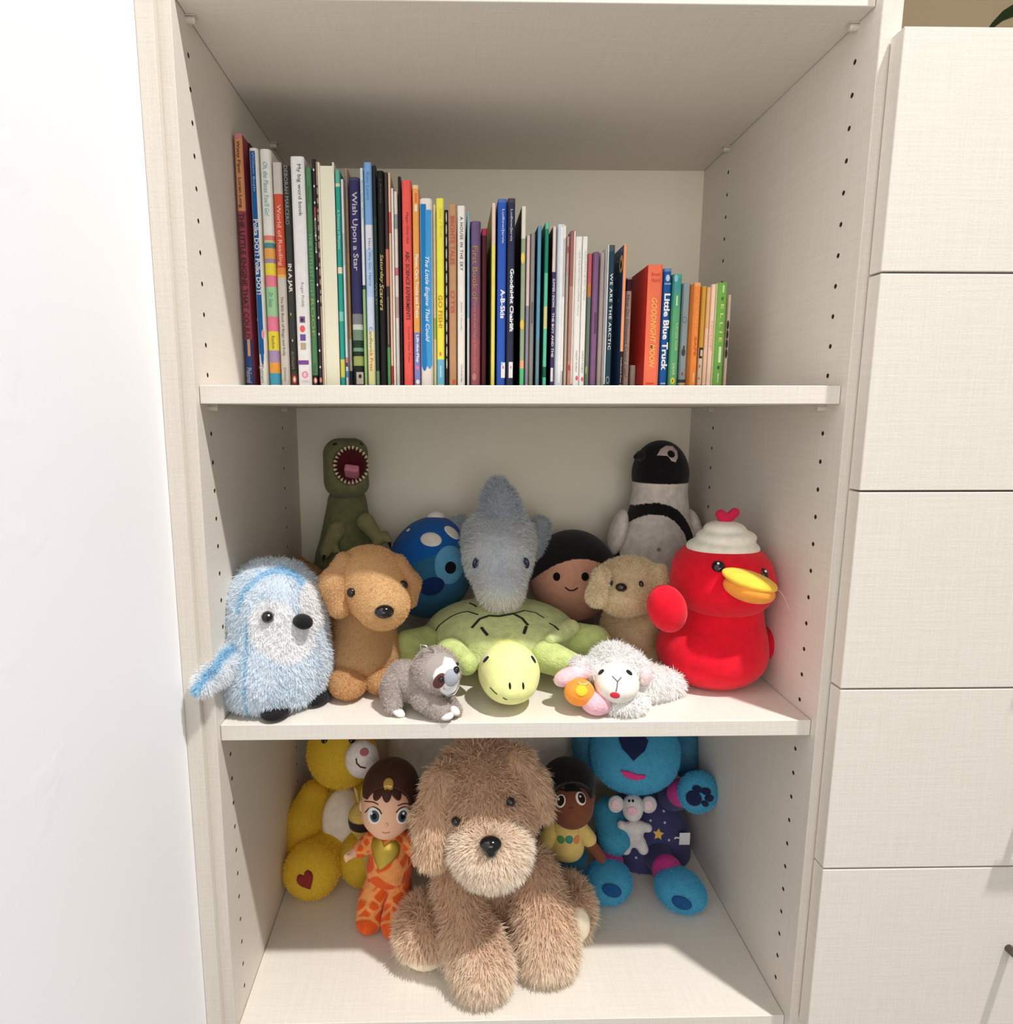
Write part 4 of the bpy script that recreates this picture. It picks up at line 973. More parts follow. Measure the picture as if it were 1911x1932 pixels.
# --- fluffy baby-blue penguin at the front left
t = thing('plush_penguin', base_at(520, 0.09, FZ), 'fluffy baby blue plush penguin with white face, one flipper sticking out of the shelf', 'plush toy')
b = Body(0.03); b.floor = FZ + 0.008
b.E(516, 1148, 0.098, 94, 95, 0.062); b.E(521, 1240, 0.088, 99, 95, 0.066); b.E(512, 1275, 0.086, 92, 72, 0.064)
LIGHT, MID = lin((226, 240, 252)), lin((160, 212, 246))
m1 = b.hit(512, 1180)[0]; m2 = b.hit(594, 1136)[0]; m3 = b.hit(546, 1210)[0]; seam = b.hit(514, 1165)[0]
sl = b.hit(462, 1260)[0]
def pengc(P, N):
    c = np.tile(LIGHT, (len(P), 1)); s = mpp(m1)
    n1 = np.sin(P @ np.array([210., 130., 170.])) * 0.5 + np.sin(P @ np.array([-150., 260., 90.]) + 1) * 0.5
    c = c * (1 - 0.28 * (0.5 + 0.5 * n1)[:, None]) + MID * (0.28 * (0.5 + 0.5 * n1)[:, None])
    edge = np.abs(np.linalg.norm((P - seam) / (s * np.array([66, 150, 84])), axis=1) - 1) < 0.07
    c[edge & (P[:, 2] > seam[2] + 0.004) & (P[:, 1] < 0.09)] = lin((126, 190, 236))
    for q, r in ((m1, (46, 60, 48)), (m2, (31, 50, 52)), (m3, (58, 60, 38))):
        c[near(P, q, np.array(r) * s)] = lin((255, 254, 254))
    c[(np.abs(P[:, 0] - sl[0]) < 0.002) & (P[:, 2] < sl[2] + 0.05) & (P[:, 1] < 0.08)] = lin((120, 186, 230))
    return c
soft(t, 'body', b, pengc, None, 0.003, fur(42000, 0.0068, 0.0010, jitter=0.9, comb=(0, -0.1, -0.9), vary=0.06, tip=1.2))
button(t, 'eye', b, 505, 1164, 11.5, depth=1.1, sink=-0.25)
button(t, 'eye', b, 606, 1122, 6, ry_px=9, depth=1.0, sink=-0.2)
glint(t, b, 507, 1161, 2.2, 0.0105)
bp_, bn = b.hit(566, 1172); bk = Body(0.005); bk.ell(bp_ + bn * 0.006, (0.0115, 0.013, 0.0085), (0, 10, 20)); bk.ell(bp_ + bn * 0.013 + (0, 0, -0.002), (0.008, 0.008, 0.006)); soft(t, 'beak', bk, (20, 19, 22), M_PILE, 0.0012)
w = Body(0.012); w.K(440, 1222, 0.055, 21, 410, 1262, 0.015, 25); w.K(410, 1262, 0.015, 24, 384, 1292, -0.015, 18)
soft(t, 'flipper', w, lambda P, N: np.where((np.abs((P - at(410, 1255, 0.0)) @ np.array([0.78, 0.0, -0.62])) < 0.004)[:, None], lin((128, 192, 232)), lin((238, 244, 250))), None, 0.0025, fur(9000, 0.0075, 0.0010, jitter=0.5, comb=(-0.3, -0.1, -0.4), vary=0.05))
w = Body(0.01); w.K(598, 1140, 0.12, 16, 603, 1106, 0.12, 14); soft(t, 'flipper', w, (226, 236, 244), None, 0.003, fur(2500, 0.006, 0.0010, jitter=0.5))
for x, y, yy in ((522, 1350, 0.036), (596, 1304, 0.074)):
    q = at(x, y, yy); q[2] = FZ + 0.0075; ft = Body(0.004); ft.floor = FZ + 0.0002; ft.ell(q, (0.019, 0.026, 0.009)); soft(t, 'foot', ft, (24, 22, 24), M_PILE, 0.002)

# --- golden brown dachshund
t = thing('plush_dog', base_at(690, 0.14, FZ), 'golden brown plush sausage dog with black plastic nose beside the blue penguin', 'plush toy')
GB = lambda P, N: np.where((P[:, 2] < at(690, 1190, 0.12)[2])[:, None], lin((190, 136, 80)), lin((208, 154, 94)))
b = Body(0.018); b.floor = FZ + 0.001
b.K(690, 1165, 0.145, 56, 688, 1235, 0.135, 62); b.E(690, 1235, 0.13, 58, 42, 0.045); b.K(660, 1215, 0.17, 52, 600, 1160, 0.29, 45)
soft(t, 'body', b, (200, 132, 66), None, 0.003, fur(22000, 0.0032, 0.0008, jitter=0.4, comb=(0, -0.1, -0.7), vary=0.10))
hd = Body(0.022); hd.E(696, 1090, 0.125, 66, 60, 0.050); hd.E(722, 1140, 0.085, 45, 40, 0.034); hd.K(705, 1110, 0.115, 52, 722, 1140, 0.085, 38)
soft(t, 'head', hd, (228, 164, 88), None, 0.0025, fur(20000, 0.0030, 0.0008, jitter=0.4, comb=(0, 0.25, 0.1), vary=0.08))
button(t, 'nose', hd, 725, 1154, 19, ry_px=13.5, depth=0.75, sink=0.0)
for x, y in ((663, 1118), (761, 1104)): button(t, 'eye', hd, x, y, 9.5, plain('dark_brown_eye', (30, 20, 16), 0.15), depth=0.9, sink=0.0)
e = Body(0.01); e.K(650, 1062, 0.105, 20, 632, 1100, 0.095, 26); e.K(632, 1100, 0.095, 26, 640, 1145, 0.088, 20); soft(t, 'ear', e, (220, 154, 82), None, 0.0025, fur(7000, 0.003, 0.0008, jitter=0.4, comb=(0, 0, -0.7)))
e = Body(0.01); e.K(750, 1062, 0.12, 17, 772, 1100, 0.115, 19); e.K(772, 1100, 0.115, 19, 772, 1132, 0.11, 15); soft(t, 'ear', e, (208, 138, 72), None, 0.0025, fur(5000, 0.003, 0.0008, jitter=0.4, comb=(0, 0, -0.7)))
for x, y, yy, r in ((656, 1292, 0.09, 36), (715, 1268, 0.105, 32)):
    q = at(x, y, yy); q[2] = FZ + 0.019; f_ = Body(0.012); f_.floor = FZ + 0.0003; f_.ell(q, (r * mpp(q), 0.034, 0.019), (0, 0, 12)); soft(t, 'paw', f_, (196, 124, 58), None, 0.0025, fur(6000, 0.003, 0.0008, jitter=0.4, comb=(0, 0, -0.5)))
tl = Body(0.01); tl.K(612, 1130, 0.30, 26, 585, 1085, 0.32, 18); tl.K(585, 1085, 0.32, 18, 563, 1060, 0.335, 11); soft(t, 'tail', tl, (180, 116, 56), None, 0.003, fur(4000, 0.003, 0.0008, jitter=0.4))

# --- small tan puppy
t = thing('plush_puppy', base_at(1188, 0.21, FZ), 'small tan plush puppy with floppy ears sitting behind the white lamb', 'plush toy')
TAN = (250, 220, 162)
b = Body(0.012); b.floor = FZ + 0.001
b.E(1190, 1180, 0.225, 54, 58, 0.042); b.E(1190, 1205, 0.22, 50, 35, 0.045)
soft(t, 'body', b, (232, 192, 128), None, 0.0028, fur(12000, 0.005, 0.0008, jitter=0.6, comb=(0, -0.1, -0.4)))
hd = Body(0.016); hd.E(1187, 1104, 0.212, 66, 52, 0.046); hd.E(1174, 1128, 0.178, 44, 30, 0.028)
soft(t, 'head', hd, TAN, None, 0.0025, fur(18000, 0.0055, 0.0008, jitter=0.6, comb=(0, -0.05, -0.2)))
e = Body(0.01); e.K(1134, 1086, 0.178, 14, 1126, 1125, 0.165, 18); soft(t, 'ear', e, (252, 226, 174), None, 0.0025, fur(6000, 0.0055, 0.0008, jitter=0.5, comb=(0, 0, -0.6)))
e = Body(0.01); e.K(1242, 1080, 0.185, 14, 1250, 1112, 0.178, 16); soft(t, 'ear', e, TAN, None, 0.0025, fur(5000, 0.0055, 0.0008, jitter=0.5, comb=(0, 0, -0.6)))
button(t, 'nose', hd, 1172, 1110, 11, ry_px=8.5, depth=0.8, sink=-0.3)
for x, y in ((1153, 1103), (1208, 1103)): button(t, 'eye', hd, x, y, 4.5, depth=1.1, sink=-0.7, ry_px=6.5)
for x in (1158, 1226):
    q = at(x, 1228, 0.19); q[2] = FZ + 0.013; f_ = Body(0.008); f_.floor = FZ + 0.0003; f_.ell(q, (0.018, 0.024, 0.0135)); soft(t, 'paw', f_, (232, 192, 128), None, 0.0025, fur(3000, 0.004, 0.0008, jitter=0.5))
q = at(1195, 1222, 0.178); box('tag_or_shade', (q[0] - 0.012, 0.176, FZ + 0.0005), (q[0] + 0.012, 0.178, FZ + 0.022), M_BLACKFELT, t)  # dark sheet put in for the shade and black foot between the legs

# --- red duck with a cream hat
t = thing('plush_duck', base_at(1345, 0.135, FZ), 'red velvet plush duck with cream swirl hat and yellow beak at the right', 'plush toy')
RED = (226, 14, 40)
b = Body(0.02); b.floor = FZ
b.E(1341, 1226, 0.135, 100, 70, 0.070); b.K(1362, 1180, 0.14, 74, 1364, 1140, 0.14, 70)
soft(t, 'body', b, RED, M_VELVET, 0.0028)
hd = Body(0.012); hd.E(1362, 1098, 0.138, 95, 68, 0.068); hd.E(1360, 1066, 0.142, 86, 50, 0.062)
soft(t, 'head', hd, RED, M_VELVET, 0.0028)
def swirl(cx, cy, y, rings):
    h = Body(0.006)
    for (px, py, r, rz) in rings: h.E(px, py, y, r, rz, r * mpp(at(px, py, y)) * 0.92)
    return h
hat = swirl(0, 0, 0.14, ((1363, 1032, 66, 22), (1370, 1012, 54, 18), (1367, 996, 37, 14)))
soft(t, 'hat', hat, (238, 232, 216), M_VELVET, 0.0022)
tf_ = Body(0.005); tf_.K(1368, 984, 0.14, 9, 1360, 971, 0.14, 10); tf_.K(1370, 982, 0.14, 9, 1386, 967, 0.14, 9); tf_.k = 0.008; soft(t, 'tuft', tf_, (206, 34, 74), M_VELVET, 0.0018)
bp_, bn = hd.hit(1408, 1100); 
ub = Body(0.004); ub.ell(bp_ + np.array([0.0, -0.008, 0.0060]), (0.035, 0.026, 0.0085), (12, 14, 0)); soft(t, 'upper_beak', ub, (250, 198, 66), M_VELVET, 0.0016)
lb = Body(0.004); lb.ell(bp_ + np.array([0.0, -0.008, -0.0060]), (0.032, 0.025, 0.0155), (4, 14, 0)); soft(t, 'lower_beak', lb, (250, 160, 62), M_VELVET, 0.0016)
button(t, 'eye', hd, 1355, 1068, 12, depth=0.5, sink=0.1); button(t, 'eye', hd, 1443, 1083, 8.5, ry_px=12, depth=0.5, sink=0.1)
for x, y in ((1355, 1063), (1444, 1078)): glint(t, hd, x, y, 2.6, 0.0042)
w = Body(0.01); w.E(1258, 1148, 0.085, 36, 46, 0.024, (0, -18, -20)); soft(t, 'wing', w, RED, M_VELVET, 0.0025)
w = Body(0.01); w.E(1447, 1212, 0.13, 15, 32, 0.022, (0, 8, 0)); soft(t, 'wing', w, (206, 16, 44), M_VELVET, 0.0025)
q0 = bp_ + np.array([0.030, -0.020, -0.004]); th = [q0 + np.array([0.016 * k / 8, 0.0, -0.026 * (k / 8) ** 1.6]) for k in range(9)]
v, f = tube_data(th, 0.00035, 5); raw_mesh('loose_thread', v, f, colour_key((226, 190, 150), 0.7, 'thread'), t)

# --- sloth
t = thing('plush_sloth', base_at(795, 0.045, FZ), 'small grey-brown plush sloth with white face crawling at the shelf edge', 'plush toy')
GR = (176, 158, 146)
SF = lambda n, **k: fur(n, 0.0034, 0.0007, jitter=0.5, comb=(0, -0.1, -0.4), vary=0.12, **k)
b = Body(0.012); b.floor = FZ + 0.001
b.K(762, 1282, 0.062, 36, 800, 1290, 0.050, 38)
soft(t, 'body', b, GR, None, 0.0022, SF(9000))
for nm, a_, b_, ra, rb in (('leg', (745, 1290, 0.050), (742, 1330, 0.036), 24, 16), ('leg', (735, 1300, 0.060), (732, 1322, 0.055), 18, 12), ('arm', (800, 1315, 0.032), (833, 1342, 0.022), 25, 19), ('arm', (842, 1322, 0.040), (859, 1340, 0.030), 16, 12)):
    q = Body(0.008); q.floor = FZ + 0.0005; q.K(*a_, ra, *b_, rb); soft(t, nm, q, GR, None, 0.0022, SF(3500))
hd = Body(0.012); hd.E(821, 1265, 0.042, 43, 44, 0.030); hd.E(846, 1272, 0.024, 22, 24, 0.017)
soft(t, 'head', hd, GR, None, 0.002, SF(8000, skip=lambda P, q=hd.hit(846, 1268): near(P, q[0], (0.027, 0.03, 0.030))))
patch(t, 'face', hd, 842, 1267, [(-6, -30), (8, -28), (17, -16), (22, 0), (22, 16), (14, 30), (0, 36), (-10, 30), (-22, 22), (-26, 8), (-20, -4), (-8, -12)], (240, 238, 236), 0.0012, 7)
patch(t, 'muzzle', hd, 852, 1279, (13, 15, 0), (166, 170, 178), 0.0022)
patch(t, 'eye_patch', hd, 829, 1285, (10, 17, 35), (104, 62, 56), 0.0018)
button(t, 'eye', hd, 833, 1281, 6, plain('dark_brown_eye', (30, 20, 16), 0.15), depth=1.0, sink=-0.5); button(t, 'eye', hd, 861, 1254, 3.5, plain('dark_brown_eye', (30, 20, 16), 0.15), depth=1.0, sink=-0.6)
button(t, 'nose', hd, 859, 1265, 7, depth=0.9, sink=-0.5)
for x, y, yy, rx, rot in ((752, 1344, 0.030, 14, 28), (843, 1351, 0.014, 13, -8), (858, 1341, 0.022, 11, 35)):
    q = at(x, y, yy); q[2] = max(q[2], FZ + 0.0045); c_ = Body(0.003); c_.floor = FZ + 0.0002; c_.ell(q, (rx * mpp(q), 0.007, 0.0045), (0, rot, 0)); soft(t, 'claw', c_, (240, 238, 234), M_VELVET, 0.0012)
q = hd.hit(803, 1236)[0]; P_ = [q + np.array(d) for d in ((0.010, 0, 0.004), (0.0, 0.002, 0.011), (-0.006, 0.002, 0.013), (-0.005, 0.001, 0.004), (-0.004, 0, -0.003))]
v, f = tube_data(P_, 0.0011, 8); raw_mesh('keyring_clip', v, f, M_STEEL, t)

# --- white lamb
t = thing('plush_lamb', base_at(1170, 0.07, FZ), 'fluffy white plush lamb with pink ears and an orange ball lying in front', 'plush toy')
WH = (255, 254, 250)
LF = lambda n, L=0.0085, **k: fur(n, L, 0.0011, jitter=1.7, comb=(0, -0.1, -0.6), vary=0.03, curl=0.5, **k)
b = Body(0.014); b.floor = FZ + 0.002
b.K(1180, 1285, 0.085, 36, 1255, 1290, 0.090, 26); b.E(1170, 1318, 0.052, 48, 22, 0.034); b.K(1225, 1290, 0.075, 32, 1270, 1296, 0.085, 16)
soft(t, 'body', b, WH, None, 0.003, LF(14000))
hd = Body(0.012); hd.E(1160, 1248, 0.082, 42, 32, 0.032); hd.E(1200, 1262, 0.075, 24, 22, 0.025); hd.E(1118, 1262, 0.068, 18, 14, 0.02)
soft(t, 'fleece', hd, WH, None, 0.003, LF(12000, 0.009))
fc = Body(0.014); fc.E(1162, 1282, 0.052, 40, 34, 0.030); fc.E(1163, 1296, 0.034, 36, 26, 0.022)
soft(t, 'face', fc, (242, 238, 226), M_VELVET, 0.0018)
for x, y in ((1134, 1268), (1187, 1269)): patch(t, 'eye', fc, x, y, (5.5, 6.5, 0), (20, 18, 22), 0.0008)
stitch(t, 'nose_stitch', fc, [(1155, 1276), (1160, 1281), (1165, 1286), (1164, 1297), (1162, 1305)], 1.2, (110, 96, 92), 12); stitch(t, 'nose_stitch', fc, [(1172, 1278), (1168, 1283), (1165, 1286)], 1.2, (110, 96, 92), 6)
patch(t, 'tongue', fc, 1160, 1312, (9, 6, 0), (222, 60, 76), 0.0008)
e = Body(0.008); e.floor = FZ; e.E(1072, 1277, 0.052, 29, 17, 0.012, (0, -22, 0)); e.E(1096, 1268, 0.055, 18, 15, 0.012); soft(t, 'ear', e, (242, 202, 208), M_PILE, 0.002)
e = Body(0.008); e.floor = FZ; e.E(1216, 1274, 0.055, 13, 19, 0.012, (0, 12, 0)); soft(t, 'ear', e, (244, 214, 214), M_PILE, 0.002)
tu = Body(0.006); tu.E(1092, 1250, 0.062, 16, 9, 0.012); soft(t, 'ear_tuft', tu, (246, 238, 236), None, 0.0025, LF(1500, 0.006))
q = at(1124, 1329, 0.034); q[2] = FZ + 0.014; pw = Body(0.006); pw.floor = FZ + 0.0003; pw.ell(q, (0.0185, 0.020, 0.0145)); soft(t, 'paw', pw, (240, 186, 196), M_PILE, 0.0018)
q = at(1093, 1306, 0.036); q[2] = max(q[2], FZ + 0.0175); og = Body(0.006); og.floor = FZ + 0.0003; og.ell(q, (0.0185, 0.0165, 0.0165)); soft(t, 'orange_ball', og, (250, 156, 62), M_VELVET, 0.0018)
patch(t, 'yellow_dot', og, 1097, 1303, (11, 10, 0), (252, 200, 56), 0.0006)
q2 = og.hit(1100, 1287)[0]; ring = [q2 + np.array([0.006 * math.cos(a), -0.002, 0.003 * math.sin(a) + 0.001]) for a in np.linspace(math.pi, 2 * math.pi, 9)]
v, f = tube_data(ring, 0.0011, 6); raw_mesh('ribbon_loop', v, f, colour_key((250, 206, 150), 0.7, 'thread'), t)

# ------------------------------------------------------------------ toys in the bottom compartment
FZ = Z_FLOOR
# --- pale cushion leaning on the back
t = thing('cushion', base_at(908, 0.42, FZ), 'pale cream cushion leaning on the back panel behind the large dog', 'cushion')
c = Body(0.01); c.floor = FZ + 0.0003; q = at(908, 1520, 0.405); c.rbox((q[0], 0.405, FZ + 0.148), (0.172, 0.028, 0.150), 0.024, (-8, 0, 0)); c.ell((q[0], 0.40, FZ + 0.148), (0.15, 0.045, 0.12), (-8, 0, 0), 0.02)
soft(t, 'cover', c, (214, 206, 194), M_VELVET, 0.005)

# --- yellow bear
t = thing('plush_bear', base_at(640, 0.32, FZ), 'yellow plush bear with cream belly and a heart on its foot', 'plush toy')
YE = (252, 196, 18); YF = lambda n: fur(n, 0.0035, 0.0008, jitter=0.5, comb=(0, -0.1, -0.3), vary=0.08)
b = Body(0.018); b.floor = FZ + 0.001
b.E(645, 1560, 0.335, 64, 88, 0.060); b.E(645, 1620, 0.33, 66, 50, 0.06)
soft(t, 'body', b, YE, None, 0.0035, YF(14000))
patch(t, 'belly_patch', b, 652, 1545, (40, 52, 8), (236, 224, 206), 0.004, 8)
hd = Body(0.016); hd.E(645, 1418, 0.325, 64, 66, 0.056); soft(t, 'head', hd, YE, None, 0.0035, YF(10000))
mz = Body(0.01); mz.E(683, 1432, 0.268, 32, 36, 0.024); soft(t, 'muzzle', mz, (240, 232, 226), M_PILE, 0.0025)
patch(t, 'nose', mz, 687, 1419, (8, 7, 0), (196, 110, 118), 0.0014)
stitch(t, 'smile', mz, [(672, 1431), (673, 1440), (680, 1447), (690, 1449)], 1.6, (70, 26, 34), 10)
for x in (612, 664): button(t, 'eye', hd, x, 1396, 7, depth=0.7)
for x in (588, 702): e = Body(0.008); e.E(x, 1358, 0.34, 24, 22, 0.016); soft(t, 'ear', e, YE, M_PILE, 0.003)
a_ = Body(0.012); a_.K(592, 1500, 0.315, 26, 575, 1545, 0.295, 32); a_.K(575, 1545, 0.295, 32, 565, 1598, 0.275, 24); soft(t, 'arm', a_, (248, 188, 14), None, 0.003, YF(7000))
a_ = Body(0.012); a_.K(695, 1500, 0.315, 26, 712, 1560, 0.29, 28); soft(t, 'arm', a_, (248, 188, 14), None, 0.003, YF(4000))
q = at(588, 1646, 0.235); lg = Body(0.016); lg.floor = FZ + 0.0005
lg.ell((q[0], 0.235, FZ + 0.043), (0.044, 0.036, 0.043)); lg.cone((q[0], 0.25, FZ + 0.042), (q[0] + 0.03, 0.31, FZ + 0.045), 0.036, 0.034)
soft(t, 'leg', lg, YE, None, 0.003, fur(9000, 0.0035, 0.0008, jitter=0.5, vary=0.08))
patch(t, 'foot_heart', lg, 578, 1662, heart(15, 17, -28), (132, 44, 34), 0.0035, 6)
q = at(690, 1620, 0.27); lg = Body(0.016); lg.floor = FZ + 0.0005; lg.ell((q[0], 0.26, FZ + 0.042), (0.042, 0.036, 0.042)); lg.cone((q[0], 0.27, FZ + 0.042), (q[0] - 0.02, 0.31, FZ + 0.045), 0.036, 0.034); soft(t, 'leg', lg, YE, None, 0.003, YF(5000))

# --- small bee-like plush peeking out behind the doll's head
t = thing('small_plush', base_at(690, 0.255, FZ), 'small tan plush with a dark brown stripe between bear and doll', 'plush toy')
b = Body(0.008); b.floor = FZ + 0.0005; q = at(690, 1545, 0.235)
b.E(684, 1545, 0.232, 27, 34, 0.022); b.K(690, 1560, 0.235, 20, 705, 1640, 0.235, 16); b.cone((at(705, 1640, 0.235)[0], 0.235, at(705, 1640, 0.235)[2]), (at(705, 1640, 0.235)[0], 0.235, FZ + 0.012), 0.014, 0.014)
soft(t, 'body', b, lambda P, N: np.where((np.abs(P[:, 2] - q[2]) < 0.008)[:, None], lin((48, 32, 28)), lin((206, 176, 92))), M_PILE, 0.0022)
for k, (dx, dy) in enumerate(((-8, -44), (4, -48))):
    v, f = tube_data([at(680 + dx * 0.3, 1516, 0.235), at(680 + dx, 1510 + dy * 0.4, 0.232), at(680 + dx * 1.4, 1512 + dy * 0.6, 0.23)], [0.003, 0.0028, 0.0014], 7)
    raw_mesh('feeler', v, f, colour_key((196, 170, 96), 0.9, 'felt'), t)

# --- doll in a giraffe-print suit
t = thing('baby_doll', base_at(732, 0.185, FZ), 'brown haired doll in an orange giraffe-print suit with a gold heart', 'doll')
SK = (240, 190, 158)
def giraffe(P, N):
    rs = np.random.default_rng(3); lo, hi = P.min(0), P.max(0); S = lo + rs.random((int(26 + 500 * np.prod(hi - lo) ** (1/3) * 0.5), 3)) * (hi - lo)
    d = np.sort(np.linalg.norm(P[:, None, :] - S[None], axis=2), axis=1); e = (d[:, 1] - d[:, 0])
    w = np.clip((e - 0.002) / 0.0014, 0, 1)[:, None]; return lin((246, 164, 96)) * (1 - w) + lin((234, 96, 34)) * w
b = Body(0.012); b.K(733, 1590, 0.188, 34, 735, 1625, 0.187, 40); b.E(735, 1640, 0.187, 42, 28, 0.03)
soft(t, 'suit_body', b, giraffe, M_PILE, 0.0016)
for sx, a_, k_, f_ in ((-1, (718, 1655, 0.185), (704, 1690, 0.178), (696, 1715, 0.165)), (1, (752, 1658, 0.185), (752, 1700, 0.172), (744, 1732, 0.155))):
    lg = Body(0.010); lg.floor = FZ + 0.0005; lg.K(*a_, 25, *k_, 23); lg.K(*k_, 23, f_[0], f_[1] - 6, f_[2] + 0.006, 22); q = at(*f_); q[2] = FZ + 0.015; lg.ell(q, (0.0205, 0.026, 0.0155)); soft(t, 'suit_leg', lg, giraffe, M_PILE, 0.0016)
for a_, e_, h_ in (((700, 1588, 0.188), (680, 1602, 0.180), (662, 1612, 0.172)), ((768, 1588, 0.188), (784, 1606, 0.185), (790, 1622, 0.18))):
    ar = Body(0.006); ar.K(*a_, 19, *e_, 15); soft(t, 'sleeve', ar, giraffe, M_PILE, 0.0016)
    hn = Body(0.004); hn.K(*e_, 9, *h_, 8); hq = at(*h_); s = mpp(hq)
    for j in range(4): hn.cone(hq + np.array([-0.001, 0, 0.003 - 0.002 * j]), hq + np.array([-0.0085 + 0.001 * abs(j - 1), -0.003, 0.0015 - 0.0035 * j]), 0.0022, 0.0016)
    hn.cone(hq + np.array([0.001, -0.003, 0.002]), hq + np.array([-0.003, -0.008, 0.004]), 0.0022, 0.0017); soft(t, 'hand', hn, SK, M_VINYL, 0.0012)
patch(t, 'gold_heart', b, 722, 1614, heart(27, 30, 8), (186, 160, 58), 0.0022, 7, plain('gold_sequin', (196, 168, 66), 0.35, 0.6))
hd = Body(0.014); hd.E(734, 1508, 0.185, 50, 54, 0.045); hd.E(730, 1540, 0.170, 44, 32, 0.032); hd.E(728, 1566, 0.158, 16, 9, 0.012)
soft(t, 'head', hd, SK, M_VINYL, 0.0018)
for x in (684, 781): er = Body(0.004); er.E(x, 1520, 0.195, 7, 12, 0.008); soft(t, 'ear', er, SK, M_VINYL, 0.0015)
hr = Body(0.012); hr.E(738, 1486, 0.193, 54, 52, 0.050)
zf = at(734, 1497, 0.14)[2]; hx = at(738, 1490, 0.15)[0]
hr.cut(728, 1540, 0.128, 62, 48, 0.040); soft(t, 'hair', hr, (72, 44, 34), attr_mat('doll_hair', 0.5, 0.0, 0.5, 350), 0.0018)
for x, y, L, rot in ((702, 1488, 16, 15), (716, 1492, 18, 8), (730, 1494, 18, 0), (744, 1490, 20, -12), (757, 1486, 22, -22), (768, 1484, 18, -28)): patch(t, 'fringe_lock', hd, x, y, (9, L, rot), (70, 42, 32), 0.0022, 5, attr_mat('doll_hair', 0.5, 0.0, 0.5, 350))
for x, dx in ((704, 1), (762, -1)):
    patch(t, 'eye_white', hd, x, 1539, (15, 15, 0), (238, 234, 230), 0.0007, mat=M_VINYL); patch(t, 'iris', hd, x + 3 * dx, 1540, (9.5, 10.5, 0), (74, 88, 98), 0.0012, mat=M_VINYL); patch(t, 'pupil', hd, x + 3 * dx, 1540, (5, 6, 0), (16, 16, 20), 0.0016, mat=M_VINYL); patch(t, 'eye_glint', hd, x - 2, 1534, (2.5, 2.5, 0), (246, 246, 246), 0.002, mat=M_VINYL)
    stitch(t, 'eyelid', hd, [(x - 15, 1533), (x - 8, 1525), (x + 2, 1522), (x + 12, 1528), (x + 16, 1536)], 1.3, (48, 28, 26), 10)
    stitch(t, 'eyebrow', hd, [(x - 12 * dx - 4, 1514 - 2), (x, 1513), (x + 10 * dx, 1518)] if dx > 0 else [(x - 12, 1520), (x, 1516), (x + 12, 1517)], 1.2, (84, 50, 40), 8)
button(t, 'nose', hd, 729, 1556, 4, colour_key(SK, 0.45, 'vinyl'), depth=1.0)
stitch(t, 'mouth', hd, [(721, 1570), (728, 1572), (735, 1570)], 1.2, (206, 110, 108), 6)
patch(t, 'hair_clip', hr, 733, 1480, (9, 11, 0), (206, 170, 92), 0.003, 5, plain('gold_plastic', (206, 168, 84), 0.3, 0.5))

# --- big shaggy tan dog
t = thing('plush_dog', base_at(915, 0.13, FZ), 'large shaggy tan plush dog sitting in the middle of the bottom shelf', 'plush toy')
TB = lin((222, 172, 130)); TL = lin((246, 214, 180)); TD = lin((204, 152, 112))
def shag(n, L=0.019, **k):
    d = dict(width=0.0013, jitter=0.55, comb=(0, -0.05, -0.75), vary=0.10, curl=0.5, tip=1.25); d.update(k); return fur(n, L, **d)
b = Body(0.03); b.floor = FZ + 0.004
b.K(918, 1640, 0.19, 80, 920, 1740, 0.21, 100); b.E(920, 1745, 0.21, 108, 74, 0.065)
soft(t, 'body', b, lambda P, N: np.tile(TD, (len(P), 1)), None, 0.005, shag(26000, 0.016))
hd = Body(0.03); hd.E(908, 1490, 0.135, 88, 88, 0.072); hd.E(914, 1545, 0.105, 84, 68, 0.060)
HC = at(908, 1500, 0.13)
def comb_head(P, N): return np.stack([(P[:, 0] - HC[0]) * 5, np.full(len(P), -0.25), np.full(len(P), -0.45)], 1)
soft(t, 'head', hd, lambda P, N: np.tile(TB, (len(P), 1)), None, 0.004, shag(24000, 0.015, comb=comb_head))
mz = Body(0.02); mz.E(924, 1592, 0.062, 68, 50, 0.042); mz.E(925, 1618, 0.058, 54, 34, 0.036)
NC = at(925, 1598, 0.03)
def comb_muzzle(P, N):
    d = P - NC; d = d / (np.linalg.norm(d, axis=1)[:, None] + 1e-6); return d * 0.9 + np.array([0, 0, -0.1])
soft(t, 'muzzle', mz, lambda P, N: np.tile(TL, (len(P), 1)), None, 0.0035, shag(15000, 0.0145, comb=comb_muzzle, vary=0.07))
p_, n_ = mz.hit(925, 1598)
ns = Body(0.006); s = mpp(p_); ns.ell(p_ + n_ * 0.010 + (0, 0, 0.003), (21 * s, 0.011, 14 * s)); ns.ell(p_ + n_ * 0.009 + (0, 0, -0.006), (12 * s, 0.010, 11 * s)); P4, Q4, N4 = ns.mesh(0.0014); raw_mesh('nose', P4, (np.full(len(Q4), 4, np.int32), Q4.reshape(-1).astype(np.int32)), M_GLOSS, t)
for x, y in ((866, 1548), (958, 1514)):
    p_, n_ = hd.hit(x, y); bead(t, 'eye', p_ + n_ * 0.008, n_, 9 * mpp(p_), 0.006, M_GLOSS, sink=0.0)
e = Body(0.014); e.K(834, 1470, 0.105, 26, 818, 1545, 0.085, 28); e.K(818, 1545, 0.085, 28, 815, 1602, 0.075, 24); soft(t, 'ear', e, lambda P, N: np.tile(TB * 1.03, (len(P), 1)), None, 0.004, shag(13000, 0.016, comb=(0, -0.1, -1.0)))
